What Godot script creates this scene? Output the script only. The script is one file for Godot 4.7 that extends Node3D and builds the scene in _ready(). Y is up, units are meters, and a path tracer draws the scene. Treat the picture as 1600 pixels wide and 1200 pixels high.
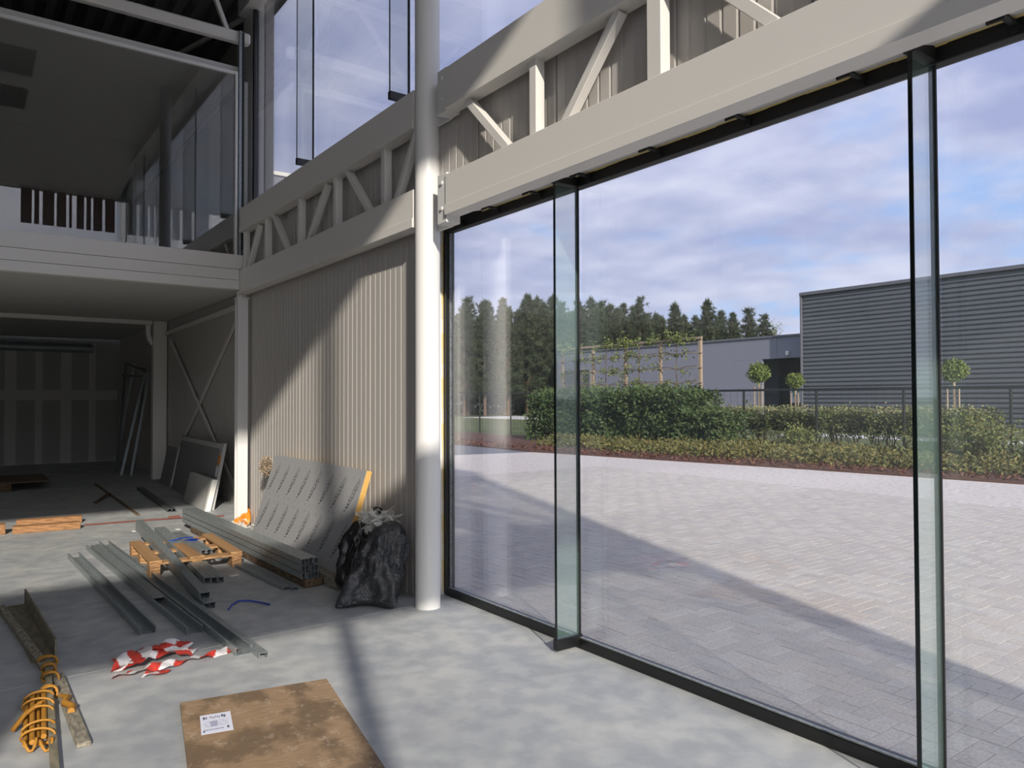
extends Node3D
# A hall under construction: glass facade on the right (plane X = 3.25), mezzanine ahead, forecourt, hedges and industrial units outside.
# Facade runs along -Z, X points out of the building, Y up, camera above the origin.

var rng := RandomNumberGenerator.new()
var M := {}
var used := {}

# ---------------------------------------------------------------- mesh builder
class Shape:
	var v := PackedVector3Array()
	var n := PackedVector3Array()
	var uv := PackedVector2Array()
	var c := PackedColorArray()
	var tint := Color(1, 1, 1)
	var colored := false

	func tri(a: Vector3, b: Vector3, d: Vector3, ua := Vector2.ZERO, ub := Vector2.ZERO, ud := Vector2.ZERO) -> void:
		var m := (b - a).cross(d - a).normalized()
		v.append(a); v.append(d); v.append(b)
		n.append(m); n.append(m); n.append(m)
		uv.append(ua); uv.append(ud); uv.append(ub)
		c.append(tint); c.append(tint); c.append(tint)

	func tri_n(a: Vector3, b: Vector3, d: Vector3, na: Vector3, nb: Vector3, nd: Vector3, ua := Vector2.ZERO, ub := Vector2.ZERO, ud := Vector2.ZERO) -> void:
		v.append(a); v.append(d); v.append(b)
		n.append(na); n.append(nd); n.append(nb)
		uv.append(ua); uv.append(ud); uv.append(ub)
		c.append(tint); c.append(tint); c.append(tint)

	func quad(a: Vector3, b: Vector3, d: Vector3, e: Vector3) -> void:
		tri(a, b, d, Vector2(0, 1), Vector2(1, 1), Vector2(1, 0))
		tri(a, d, e, Vector2(0, 1), Vector2(1, 0), Vector2(0, 0))

	# a convex face, turned away from «inside»
	func face(pts: Array, inside: Vector3) -> void:
		var a: Vector3 = pts[0]
		var b: Vector3 = pts[1]
		var d: Vector3 = pts[2]
		if (b - a).cross(d - a).dot((a + b + d) / 3.0 - inside) < 0:
			pts = pts.duplicate()
			pts.reverse()
		for i in range(1, pts.size() - 1):
			tri(pts[0], pts[i], pts[i + 1])

	func box(at: Vector3, s: Vector3, bev := 0.0, bs := Basis.IDENTITY) -> void:
		var h := s * 0.5
		var ax := [Vector3(1, 0, 0), Vector3(0, 1, 0), Vector3(0, 0, 1)]
		if bev <= 0.0:
			for k in 3:
				for sg in [-1.0, 1.0]:
					var w: Vector3 = ax[k] * h[k] * sg
					var p: Vector3 = ax[(k + 1) % 3] * h[(k + 1) % 3]
					var q: Vector3 = ax[(k + 2) % 3] * h[(k + 2) % 3]
					var r := [w - p - q, w + p - q, w + p + q, w - p + q]
					if sg < 0: r.reverse()
					quad(at + bs * r[0], at + bs * r[1], at + bs * r[2], at + bs * r[3])
			return
		var b := minf(bev, minf(h.x, minf(h.y, h.z)) * 0.9)
		var corner := func(sx: float, sy: float, sz: float, k: int) -> Vector3:
			var p := Vector3(sx * (h.x - b), sy * (h.y - b), sz * (h.z - b))
			p[k] = [sx, sy, sz][k] * h[k]
			return at + bs * p
		for k in 3:
			var i := (k + 1) % 3
			var j := (k + 2) % 3
			for sg in [-1.0, 1.0]:
				var f := []
				for q in [[-1.0, -1.0], [1.0, -1.0], [1.0, 1.0], [-1.0, 1.0]]:
					var sv := Vector3.ZERO
					sv[k] = sg; sv[i] = q[0]; sv[j] = q[1]
					f.append(corner.call(sv.x, sv.y, sv.z, k))
				face(f, at)
			for si in [-1.0, 1.0]:
				for sj in [-1.0, 1.0]:
					var e := []
					for q in [[-1.0, i], [1.0, i], [1.0, j], [-1.0, j]]:
						var sv := Vector3.ZERO
						sv[k] = q[0]; sv[i] = si; sv[j] = sj
						e.append(corner.call(sv.x, sv.y, sv.z, q[1]))
					face(e, at)
		for sx in [-1.0, 1.0]:
			for sy in [-1.0, 1.0]:
				for sz in [-1.0, 1.0]:
					face([corner.call(sx, sy, sz, 0), corner.call(sx, sy, sz, 1), corner.call(sx, sy, sz, 2)], at)

	func frame(a: Vector3, b: Vector3, up: Vector3) -> Basis:
		var z := (b - a).normalized()
		var x := up.cross(z)
		if x.length() < 0.001: x = Vector3(1, 0, 0).cross(z)
		x = x.normalized()
		return Basis(x, z.cross(x), z)

	# a bar from a to b, w wide (across), h high (along up)
	func bar(a: Vector3, b: Vector3, w: float, h: float, bev := 0.0, up := Vector3.UP) -> void:
		box((a + b) * 0.5, Vector3(w, h, a.distance_to(b)), bev, frame(a, b, up))

	# an outline in x (right) and y (up) pushed from a to b
	func prism(poly: PackedVector2Array, a: Vector3, b: Vector3, up := Vector3.UP, caps := true) -> void:
		if Geometry2D.is_polygon_clockwise(poly):
			poly = poly.duplicate()
			poly.reverse()
		var f := frame(a, b, up)
		var k := poly.size()
		for i in k:
			var p := poly[i]
			var q := poly[(i + 1) % k]
			var p3 := f.x * p.x + f.y * p.y
			var q3 := f.x * q.x + f.y * q.y
			quad(a + p3, a + q3, b + q3, b + p3)
		if caps:
			var t := Geometry2D.triangulate_polygon(poly)
			for i in range(0, t.size(), 3):
				var r := []
				for j in 3:
					var p := poly[t[i + j]]
					r.append(f.x * p.x + f.y * p.y)
				var flip: bool = (r[1] - r[0]).cross(r[2] - r[0]).dot(f.z) < 0
				if flip: r = [r[0], r[2], r[1]]
				tri(b + r[0], b + r[1], b + r[2])
				tri(a + r[0], a + r[2], a + r[1])

	func tube(pts: Array, r: float, seg := 8, caps := true, r_end := -1.0) -> void:
		var rings := []
		var norms := []
		var prev := Vector3.UP
		for i in pts.size():
			var d: Vector3 = (pts[mini(i + 1, pts.size() - 1)] - pts[maxi(i - 1, 0)]).normalized()
			var x := prev.cross(d)
			if x.length() < 0.05: x = Vector3(1, 0, 0.3).cross(d)
			x = x.normalized()
			var y := d.cross(x)
			var ring := []
			var nn := []
			var rr := r if r_end < 0 else lerpf(r, r_end, float(i) / (pts.size() - 1))
			for k in seg:
				var o := x * cos(TAU * k / seg) + y * sin(TAU * k / seg)
				ring.append(pts[i] + o * rr)
				nn.append(o)
			rings.append(ring); norms.append(nn)
		for i in pts.size() - 1:
			for k in seg:
				var l := (k + 1) % seg
				tri_n(rings[i][k], rings[i][l], rings[i + 1][l], norms[i][k], norms[i][l], norms[i + 1][l])
				tri_n(rings[i][k], rings[i + 1][l], rings[i + 1][k], norms[i][k], norms[i + 1][l], norms[i + 1][k])
		if caps:
			for e in [0, pts.size() - 1]:
				var out: Vector3 = pts[e] - pts[1 if e == 0 else e - 1]
				for k in seg:
					var a: Vector3 = rings[e][k]
					var b: Vector3 = rings[e][(k + 1) % seg]
					if (a - pts[e]).cross(b - pts[e]).dot(out) < 0: tri(pts[e], b, a)
					else: tri(pts[e], a, b)

	func turned(profile: Array, at: Vector3, seg := 24) -> void:
		for i in profile.size() - 1:
			var p: Vector2 = profile[i]
			var q: Vector2 = profile[i + 1]
			var s := Vector2(q.y - p.y, p.x - q.x).normalized()
			for k in seg:
				var a := TAU * k / seg
				var b := TAU * (k + 1) / seg
				var da := Vector3(cos(a), 0, -sin(a))
				var db := Vector3(cos(b), 0, -sin(b))
				var na := da * s.x + Vector3.UP * s.y
				var nb := db * s.x + Vector3.UP * s.y
				var p1 := at + da * p.x + Vector3.UP * p.y
				var p2 := at + db * p.x + Vector3.UP * p.y
				var p3 := at + db * q.x + Vector3.UP * q.y
				var p4 := at + da * q.x + Vector3.UP * q.y
				if p.x > 0.0: tri_n(p1, p2, p3, na, nb, nb)
				if q.x > 0.0: tri_n(p1, p3, p4, na, nb, na)

	# a leaf folded along its middle
	func leaf(at: Vector3, dir: Vector3, side: Vector3, l: float, w: float) -> void:
		var m := dir.cross(side).normalized()
		var tip := at + dir * l
		var mid := at + dir * l * 0.45
		var r := mid + side * w * 0.5 + m * w * 0.15
		var s := mid - side * w * 0.5 + m * w * 0.15
		tri(at, r, tip)
		tri(at, tip, s)

	func mesh(m: Material) -> ArrayMesh:
		var a := []
		a.resize(Mesh.ARRAY_MAX)
		a[Mesh.ARRAY_VERTEX] = v
		a[Mesh.ARRAY_NORMAL] = n
		a[Mesh.ARRAY_TEX_UV] = uv
		if colored: a[Mesh.ARRAY_COLOR] = c
		var am := ArrayMesh.new()
		am.add_surface_from_arrays(Mesh.PRIMITIVE_TRIANGLES, a)
		am.surface_set_material(0, m)
		return am

# ---------------------------------------------------------------- tree helpers
func numbered(called: String) -> String:
	var k: int = used.get(called, 0)
	used[called] = k + 1
	return called if k == 0 else "%s_%03d" % [called, k]

func tag(o: Node, label := "", category := "", group := "", kind := "") -> Node:
	if label: o.set_meta("label", label)
	if category: o.set_meta("category", category)
	if group: o.set_meta("group", group)
	if kind: o.set_meta("kind", kind)
	return o

func thing(called: String, label: String, category: String, group := "", kind := "", at := Vector3.ZERO) -> Node3D:
	var o := Node3D.new()
	o.name = numbered(called)
	add_child(o, true)
	o.position = at
	tag(o, label, category, group, kind)
	return o

# a part under a parent; numbered among its brothers
func part(called: String, s: Shape, m: Material, parent: Node, label := "", kind := "") -> MeshInstance3D:
	return put(called, s.mesh(m), parent, label, kind)

func put(called: String, am: Mesh, parent: Node, label := "", kind := "") -> MeshInstance3D:
	var o := MeshInstance3D.new()
	o.mesh = am
	if parent == self:
		o.name = numbered(called)
	else:
		var key := called + "@" + str(parent.get_instance_id())
		var k: int = used.get(key, 0)
		used[key] = k + 1
		o.name = called if k == 0 else "%s_%03d" % [called, k]
	parent.add_child(o, true)
	if label: o.set_meta("label", label)
	if kind: o.set_meta("kind", kind)
	return o

func copy(src: Node3D, label := "", group := "") -> Node3D:
	var c: Node3D = src.duplicate()
	var base := String(src.name)
	var cut := RegEx.create_from_string("_\\d{3}$").sub(base, "")
	c.name = numbered(cut)
	add_child(c, true)
	if label: c.set_meta("label", label)
	if group: c.set_meta("group", group)
	return c

# ---------------------------------------------------------------- materials
func mat(called: String, col: Color, rough := 0.6, metal := 0.0, spec := 0.5) -> StandardMaterial3D:
	var m := StandardMaterial3D.new()
	m.resource_name = called
	m.albedo_color = col
	m.roughness = rough
	m.metallic = metal
	m.metallic_specular = spec
	M[called] = m
	return m

func noise_tex(sd: int, freq: float, lo: Color, hi: Color, octaves := 5, size := 512, mid := Color(0, 0, 0, 0), contrast := 0.22) -> NoiseTexture2D:
	var f := FastNoiseLite.new()
	f.seed = sd
	f.frequency = freq
	f.fractal_octaves = octaves
	var t := NoiseTexture2D.new()
	t.width = size
	t.height = size
	t.seamless = true
	t.noise = f
	var g := Gradient.new()
	g.offsets = PackedFloat32Array([0.5 - contrast, 0.5 + contrast])
	g.colors = PackedColorArray([lo, hi])
	if mid.a > 0: g.add_point(0.5, mid)
	t.color_ramp = g
	return t

func grained(called: String, sd: int, freq: float, lo: Color, hi: Color, scale: Vector3, rough := 0.7, metal := 0.0, world := false, octaves := 5, contrast := 0.22) -> StandardMaterial3D:
	var m := mat(called, Color.WHITE, rough, metal)
	m.albedo_texture = noise_tex(sd, freq, lo, hi, octaves, 512, Color(0, 0, 0, 0), contrast)
	m.uv1_triplanar = true
	m.uv1_world_triplanar = world
	m.uv1_scale = scale
	return m

func glass(called: String, col: Color, alpha: float) -> StandardMaterial3D:
	var m := mat(called, Color(col.r, col.g, col.b, alpha), 0.0)
	m.transparency = BaseMaterial3D.TRANSPARENCY_ALPHA
	return m

func leafy(called: String, rough := 0.55) -> StandardMaterial3D:
	var m := mat(called, Color.WHITE, rough, 0.0, 0.35)
	m.vertex_color_use_as_albedo = true
	m.cull_mode = BaseMaterial3D.CULL_DISABLED
	m.backlight_enabled = true
	m.backlight = Color(0.3, 0.35, 0.15)
	return m

func make_materials() -> void:
	mat("cream_steel", Color(0.83, 0.82, 0.80), 0.45)
	mat("white_steel", Color(0.83, 0.828, 0.82), 0.4)
	mat("wall_panel", Color(0.695, 0.68, 0.66), 0.5)
	mat("black_frame", Color(0.075, 0.08, 0.085), 0.35)
	mat("seal", Color(0.03, 0.03, 0.035), 0.6)
	mat("glass_edge", Color(0.04, 0.075, 0.07), 0.2)
	glass("glass", Color(0.75, 0.8, 0.8), 0.02)
	glass("fin_glass", Color(0.48, 0.6, 0.57), 0.14)
	glass("tinted_glass", Color(0.12, 0.145, 0.14), 0.06)
	mat("foam", Color(0.80, 0.72, 0.48), 0.9)
	mat("plaster", Color(0.62, 0.62, 0.6), 0.9)
	mat("plaster_joint", Color(0.74, 0.74, 0.72), 0.9)
	mat("soffit", Color(0.76, 0.76, 0.74), 0.8)
	mat("deck_steel", Color(0.52, 0.53, 0.52), 0.5, 0.2)
	mat("dark_void", Color(0.02, 0.02, 0.02), 0.8)
	grained("concrete", 11, 0.006, Color(0.655, 0.67, 0.68), Color(0.715, 0.722, 0.72), Vector3(0.3, 0.3, 0.3), 0.55, 0.0, true, 6)
	var cd: StandardMaterial3D = M.concrete
	cd.detail_enabled = true
	cd.detail_blend_mode = BaseMaterial3D.BLEND_MODE_MUL
	cd.detail_albedo = noise_tex(12, 0.03, Color(0.91, 0.915, 0.925), Color(1, 1, 0.99), 5)
	cd.roughness_texture = noise_tex(13, 0.012, Color(0.75, 0.75, 0.75), Color(1, 1, 1), 4)
	cd.roughness = 0.75
	grained("paver_mat", 21, 0.02, Color(0.68, 0.655, 0.64), Color(0.78, 0.755, 0.735), Vector3(0.8, 0.8, 0.8), 0.85, 0.0, true)
	mat("paver_joint", Color(0.45, 0.44, 0.43), 0.95)
	grained("asphalt", 23, 0.05, Color(0.36, 0.37, 0.40), Color(0.45, 0.455, 0.48), Vector3(0.7, 0.7, 0.7), 0.9, 0.0, true)
	grained("lawn_mat", 24, 0.03, Color(0.22, 0.27, 0.12), Color(0.36, 0.38, 0.19), Vector3(0.12, 0.12, 0.12), 0.95, 0.0, true)
	grained("bark_mat", 25, 0.08, Color(0.22, 0.13, 0.09), Color(0.42, 0.27, 0.20), Vector3(1.2, 1.2, 1.2), 0.95, 0.0, true)
	mat("light_path", Color(0.72, 0.71, 0.70), 0.9)
	grained("zinc", 31, 0.02, Color(0.53, 0.56, 0.57), Color(0.62, 0.65, 0.655), Vector3(2.5, 2.5, 2.5), 0.42, 0.4)
	grained("zinc_dark", 32, 0.02, Color(0.36, 0.375, 0.38), Color(0.46, 0.48, 0.48), Vector3(2.5, 2.5, 2.5), 0.45, 0.4)
	grained("pallet_wood", 33, 0.012, Color(0.55, 0.41, 0.27), Color(0.76, 0.60, 0.42), Vector3(1.5, 9, 9), 0.85)
	grained("brown_timber", 34, 0.012, Color(0.28, 0.23, 0.18), Color(0.46, 0.38, 0.29), Vector3(5, 5, 1.2), 0.9)
	grained("orange_timber", 35, 0.012, Color(0.50, 0.36, 0.23), Color(0.66, 0.49, 0.33), Vector3(1.2, 8, 8), 0.8)
	grained("grey_timber", 36, 0.015, Color(0.44, 0.42, 0.37), Color(0.60, 0.57, 0.50), Vector3(6, 6, 1.5), 0.9)
	grained("olive_profile", 37, 0.012, Color(0.45, 0.43, 0.36), Color(0.54, 0.51, 0.43), Vector3(3, 3, 1), 0.7)
	grained("insulation", 38, 0.06, Color(0.70, 0.54, 0.28), Color(0.84, 0.68, 0.40), Vector3(6, 6, 6), 0.95)
	mat("foil", Color(0.64, 0.645, 0.655), 0.55, 0.1)
	mat("orange_plastic", Color(0.85, 0.52, 0.12), 0.5)
	mat("yellow_plastic", Color(0.68, 0.48, 0.17), 0.6)
	mat("blue_plastic", Color(0.10, 0.24, 0.62), 0.4)
	mat("red_rod", Color(0.42, 0.24, 0.20), 0.7)
	mat("white_board", Color(0.86, 0.86, 0.83), 0.8)
	mat("grey_board", Color(0.50, 0.505, 0.51), 0.75)
	mat("light_board", Color(0.68, 0.68, 0.67), 0.75)
	mat("bag_black", Color(0.21, 0.215, 0.225), 0.34, 0.0, 0.6)
	var bn := noise_tex(61, 0.018, Color(0, 0, 0), Color(1, 1, 1), 4)
	bn.color_ramp = null
	bn.as_normal_map = true
	bn.bump_strength = 14.0
	(bn.noise as FastNoiseLite).fractal_type = FastNoiseLite.FRACTAL_RIDGED
	var bg: StandardMaterial3D = M.bag_black
	bg.normal_enabled = true
	bg.normal_texture = bn
	bg.normal_scale = 1.0
	bg.uv1_triplanar = true
	bg.uv1_scale = Vector3(2.6, 1.6, 2.6)
	mat("bag_dark", Color(0.05, 0.052, 0.056), 0.38, 0.0, 0.6)
	var film := mat("film", Color(0.85, 0.85, 0.82, 0.55), 0.4)
	film.transparency = BaseMaterial3D.TRANSPARENCY_ALPHA
	mat("paper_white", Color(0.85, 0.86, 0.9), 0.8)
	mat("unit_grey", Color(0.47, 0.475, 0.52), 0.6)
	mat("unit_dark", Color(0.33, 0.345, 0.365), 0.55)
	mat("unit_trim", Color(0.36, 0.365, 0.39), 0.55)
	mat("fence_green", Color(0.10, 0.115, 0.11), 0.6)
	grained("post_wood", 41, 0.02, Color(0.52, 0.46, 0.39), Color(0.64, 0.575, 0.49), Vector3(6, 1.2, 6), 0.9)
	grained("pine_bark", 42, 0.03, Color(0.28, 0.22, 0.18), Color(0.46, 0.37, 0.30), Vector3(2, 0.6, 2), 0.95)
	mat("stripe_brown", Color(0.36, 0.17, 0.12), 0.9)
	mat("stripe_white", Color(0.86, 0.86, 0.88), 0.9)
	mat("stripe_blue", Color(0.40, 0.42, 0.58), 0.9)
	leafy("leaves")
	leafy("needles", 0.7)
	var tape := mat("tape", Color.WHITE, 0.4)
	tape.vertex_color_use_as_albedo = true
	tape.cull_mode = BaseMaterial3D.CULL_DISABLED

# ---------------------------------------------------------------- sky
func make_sky() -> Image:
	var w := 2048
	var h := 1024
	var big := FastNoiseLite.new()
	big.seed = 5
	big.frequency = 0.55
	big.fractal_octaves = 6
	big.fractal_gain = 0.55
	var soft := FastNoiseLite.new()
	soft.seed = 9
	soft.frequency = 0.16
	soft.fractal_octaves = 3
	var sun := -sun_dir()
	var data := PackedFloat32Array()
	data.resize(w * h * 3)
	var k := 0
	for y in h:
		var el := PI * 0.5 - PI * (y + 0.5) / h
		var up := sin(el)
		var flat := cos(el)
		for x in w:
			var az := TAU * (x + 0.5) / w
			var d := Vector3(sin(az) * flat, up, -cos(az) * flat)
			var col: Vector3
			if up < 0.0:
				col = Vector3(0.20, 0.20, 0.19)
			else:
				# thin broken cloud deck seen in perspective
				var s := 1.0 / (up + 0.10)
				var px := d.x * s
				var pz := d.z * s
				var cl := big.get_noise_2d(px * 1.5, pz * 1.5) * 0.6 + big.get_noise_2d(px * 4.0, pz * 4.0) * 0.3 + soft.get_noise_2d(px, pz) * 0.55
				var cover := smoothstep(-0.52, 0.02, cl)
				var lum := big.get_noise_2d(px * 1.6 + 31.0, pz * 1.6 - 17.0) * 0.7 + big.get_noise_2d(px * 4.5 - 11.0, pz * 4.5 + 7.0) * 0.55
				var blue := Vector3(0.24, 0.40, 0.80).lerp(Vector3(0.44, 0.68, 0.95), pow(1.0 - up, 5.0))
				var cloud := Vector3(0.41, 0.445, 0.67) + Vector3(0.24, 0.225, 0.17) * clampf(lum * 1.5 + 0.2, -0.35, 1.0)
				cloud = cloud.lerp(Vector3(0.68, 0.70, 0.80), pow(1.0 - up, 8.0))
				col = blue.lerp(cloud, cover * 0.92)
				var ang := acos(clampf(d.dot(sun), -1, 1))
				col += Vector3(1.0, 0.96, 0.88) * (1.3 * exp(-pow(ang / 0.42, 2.0)) + 0.35 * exp(-ang / 0.7))
			data[k] = col.x
			data[k + 1] = col.y
			data[k + 2] = col.z
			k += 3
	return Image.create_from_data(w, h, false, Image.FORMAT_RGBF, data.to_byte_array())

func sun_dir() -> Vector3:
	var az := deg_to_rad(19.6)
	var el := deg_to_rad(24.5)
	return Vector3(sin(az) * cos(el), -sin(el), -cos(az) * cos(el))

# ================================================================ scene
func _ready() -> void:
	rng.seed = 4711
	# camera: 1176 px focal length at 1600 x 1200
	var cam := Camera3D.new()
	cam.name = "camera"
	var f := 1176.0
	var yaw := atan(863.0 / f)
	var pitch := atan(24.0 / f)
	var roll := atan(8.0 / 2464.0)
	var fw := Vector3(sin(yaw) * cos(pitch), sin(pitch), -cos(yaw) * cos(pitch))
	var rt := Vector3(cos(yaw), 0, sin(yaw))
	var up := rt.cross(fw)
	var rt2 := rt * cos(roll) - up * sin(roll)
	var up2 := up * cos(roll) + rt * sin(roll)
	cam.transform = Transform3D(Basis(rt2, up2, -fw), Vector3(0, 1.6, 0))
	cam.fov = rad_to_deg(2.0 * atan(600.0 / f))
	cam.near = 0.05
	cam.far = 400.0
	cam.current = true
	add_child(cam)
	# sky, exposure
	var we := WorldEnvironment.new()
	we.name = "world_environment"
	var env := Environment.new()
	env.background_mode = Environment.BG_SKY
	var sky := Sky.new()
	var pm := PanoramaSkyMaterial.new()
	pm.panorama = ImageTexture.create_from_image(make_sky())
	sky.sky_material = pm
	env.sky = sky
	env.background_energy_multiplier = 1.0
	env.tonemap_mode = Environment.TONE_MAPPER_LINEAR
	env.tonemap_exposure = 1.32
	env.sdfgi_enabled = true
	env.ssao_enabled = true
	env.ssil_enabled = true
	we.environment = env
	add_child(we)
	# sun, behind the camera and over the building
	var sun := DirectionalLight3D.new()
	sun.name = "sun"
	sun.light_color = Color(1.0, 0.965, 0.915)
	sun.light_energy = 1.4
	sun.light_angular_distance = 1.1
	sun.shadow_enabled = true
	sun.transform = Transform3D(Basis.looking_at(sun_dir(), Vector3.UP), Vector3(0, 20, 10))
	add_child(sun)
	make_materials()
	build_ground()
	build_walls()
	build_roof()
	build_steel()
	build_mezzanine()
	build_windows()
	build_far_units()
	build_fence_and_trellis()
	build_plants()
	build_under_mezzanine()
	build_materials_on_floor()
	build_front_things()

# ---------------------------------------------------------------- ground
func flat_poly(pts: Array, top: float, thick: float) -> Shape:
	# pts are Vector2(x, z)
	var s := Shape.new()
	var poly := PackedVector2Array()
	for p in pts: poly.append(Vector2(p.x, -p.y))
	# extruded upwards: frame x = X, y = -Z
	if Geometry2D.is_polygon_clockwise(poly): poly.reverse()
	var t := Geometry2D.triangulate_polygon(poly)
	var k := poly.size()
	for i in range(0, t.size(), 3):
		var r := []
		for j in 3: r.append(Vector3(poly[t[i + j]].x, top, -poly[t[i + j]].y))
		if (r[1] - r[0]).cross(r[2] - r[0]).y < 0: r = [r[0], r[2], r[1]]
		s.tri(r[0], r[1], r[2])
		s.tri(r[0] - Vector3(0, thick, 0), r[2] - Vector3(0, thick, 0), r[1] - Vector3(0, thick, 0))
	for i in k:
		var a := poly[i]
		var b := poly[(i + 1) % k]
		s.quad(Vector3(a.x, top - thick, -a.y), Vector3(b.x, top - thick, -b.y), Vector3(b.x, top, -b.y), Vector3(a.x, top, -a.y))
	return s

func build_ground() -> void:
	var fl := thing("floor", "power-floated grey concrete floor slab with dusty drag marks and one pour joint", "floor", "", "structure")
	part("slab", flat_poly([Vector2(-12, 1.6), Vector2(3.26, 1.6), Vector2(3.26, -5.225), Vector2(0.19, -5.045), Vector2(-12, -4.36)], 0.0, 0.2), M.concrete, fl)
	part("slab", flat_poly([Vector2(-12, -4.368), Vector2(0.19, -5.053), Vector2(3.26, -5.233), Vector2(3.26, -9.6), Vector2(3.56, -9.6), Vector2(3.56, -22.5), Vector2(-12, -22.5)], 0.0, 0.2), M.concrete, fl)
	part("joint_strip", flat_poly([Vector2(-12, -4.36), Vector2(0.19, -5.045), Vector2(3.26, -5.225), Vector2(3.26, -5.233), Vector2(0.19, -5.053), Vector2(-12, -4.368)], -0.002, 0.1), M.light_path, fl)
	# forecourt: herringbone pavers near the glass, the same paving as a slab beyond
	var co := thing("pavement", "pale grey-beige herringbone paved forecourt outside the glass facade", "pavement", "", "structure")
	part("bedding", flat_poly([Vector2(3.27, 12), Vector2(12.3, 12), Vector2(12.3, -13.2), Vector2(3.62, -13.2), Vector2(3.62, -9.7), Vector2(3.27, -9.7)], -0.012, 0.2), M.paver_joint, co)
	part("far_paving", flat_poly([Vector2(12.3, 12), Vector2(17.2, 12), Vector2(15.84, -5.64), Vector2(15.37, -9.89), Vector2(14.66, -14.2), Vector2(14.16, -17.4), Vector2(14.0, -18.1), Vector2(9.0, -18.9), Vector2(3.62, -19.4), Vector2(3.62, -13.2), Vector2(12.3, -13.2)], -0.003, 0.2), M.paver_mat, co)
	part("gable_paving", flat_poly([Vector2(-14, 1.76), Vector2(3.27, 1.76), Vector2(3.27, 16), Vector2(-14, 16)], -0.003, 0.2), M.paver_mat, co)
	var shapes := []
	for tone in 4:
		var s := Shape.new()
		s.colored = true
		var g: float = [0.47, 0.505, 0.44, 0.485][tone]
		s.tint = Color(g, g * [0.93, 0.94, 0.95, 0.92][tone], g * [0.86, 0.88, 0.90, 0.84][tone])
		var tw := 0.105
		s.box(Vector3(0, -0.02, 0), Vector3(tw * 2 - 0.004, 0.04, tw - 0.004), 0.0015)
		shapes.append(s)
	var pm := grained("paver_piece", 22, 0.05, Color(0.90, 0.90, 0.90), Color(1, 1, 1), Vector3(1.5, 1.5, 1.5), 0.85, 0.0, true)
	pm.vertex_color_use_as_albedo = true
	var meshes := []
	for s in shapes: meshes.append(s.mesh(pm))
	var u := 0.105
	var cells := []
	for i in range(0, 88):
		for j in range(-132, 100):
			var st := posmod(i + j, 4)
			if st != 0 and st != 2: continue
			var x0 := 3.245 + i * u
			var z0 := j * u
			var c: Vector3
			var turn := 0.0
			if st == 0:
				c = Vector3(x0 + u, 0, z0 + u * 0.5)
			else:
				c = Vector3(x0 + u * 0.5, 0, z0 + u)
				turn = PI / 2
			if c.z < -13.25 or c.x > 12.35 or c.z > 9.0: continue
			if c.z < -9.7 and c.x < 3.75: continue
			if c.x < 3.28: continue
			cells.append([c, turn])
	# the pieces that show largest in the picture are parts; the rest one part of alike pieces
	var fwd := Vector3(0.59, 0, -0.807)
	var rgt := Vector3(0.807, 0, 0.59)
	var scored := []
	for e in cells:
		var c: Vector3 = e[0]
		var dep := c.dot(fwd)
		var side := c.dot(rgt)
		var inside: bool = dep > 1.0 and side > -0.1 * dep and side < 0.72 * dep and dep > 3.05 and side > (0.094 * dep - 0.1)
		var d2 := dep * dep + (0.0 if inside else 900.0)
		scored.append([d2, c, e[1], inside])
	scored.sort_custom(func(a, b): return a[0] < b[0] if a[0] != b[0] else (a[1].x < b[1].x if a[1].x != b[1].x else a[1].z < b[1].z))
	var groups := [[], [], [], []]
	var singles := 0
	for e in scored:
		var tone := rng.randi() % 4
		var tr := Transform3D(Basis(Vector3.UP, e[2]) * Basis(Vector3(1, 0, 0), rng.randf_range(-0.004, 0.004)), e[1] + Vector3(0, rng.randf_range(-0.0015, 0.0015), 0))
		if e[3] and singles < 300:
			put("paver", meshes[tone], co).transform = tr
			singles += 1
		else:
			groups[tone].append(tr)
	for tone in 4:
		var mm := MultiMesh.new()
		mm.transform_format = MultiMesh.TRANSFORM_3D
		mm.mesh = meshes[tone]
		mm.instance_count = groups[tone].size()
		for i in groups[tone].size(): mm.set_instance_transform(i, groups[tone][i])
		var mi := MultiMeshInstance3D.new()
		mi.name = "paving" if tone == 0 else "paving_%03d" % tone
		mi.multimesh = mm
		mi.set_meta("kind", "stuff")
		co.add_child(mi, true)
	tag(part("road", flat_poly([Vector2(3.62, -19.4), Vector2(9.0, -18.9), Vector2(14.0, -18.1), Vector2(14.16, -20), Vector2(14.2, -26), Vector2(13.6, -60), Vector2(3.62, -60)], -0.004, 0.15), M.asphalt, self), "dark grey paved drive beyond the pale forecourt, left behind the glass", "road", "", "structure")
	tag(part("bark_bed", flat_poly([Vector2(17.2, 12), Vector2(19.6, 12), Vector2(19.6, -40), Vector2(13.9, -40), Vector2(14.2, -26), Vector2(14.16, -20), Vector2(14.0, -18.1), Vector2(14.16, -17.4), Vector2(14.66, -14.2), Vector2(15.37, -9.89), Vector2(15.84, -5.64)], 0.03, 0.2), M.bark_mat, self), "reddish brown bark mulch strip along the edge of the forecourt", "mulch", "", "stuff")
	tag(part("lawn", flat_poly([Vector2(-60, -40), Vector2(13.9, -40), Vector2(19.6, -40), Vector2(19.6, 12), Vector2(29, 12), Vector2(29, -20), Vector2(31.5, -20), Vector2(31.5, 12), Vector2(150, 12), Vector2(150, -180), Vector2(-60, -180)], -0.01, 0.3), M.lawn_mat, self), "mown green lawn behind the fence reaching to the pine wood", "lawn", "", "stuff")
	tag(part("path", flat_poly([Vector2(29, 12), Vector2(31.5, 12), Vector2(31.5, -20), Vector2(29, -20)], 0.0, 0.2), M.light_path, self), "pale concrete path between the clipped hedge and the dark corrugated unit", "path", "", "structure")
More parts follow.
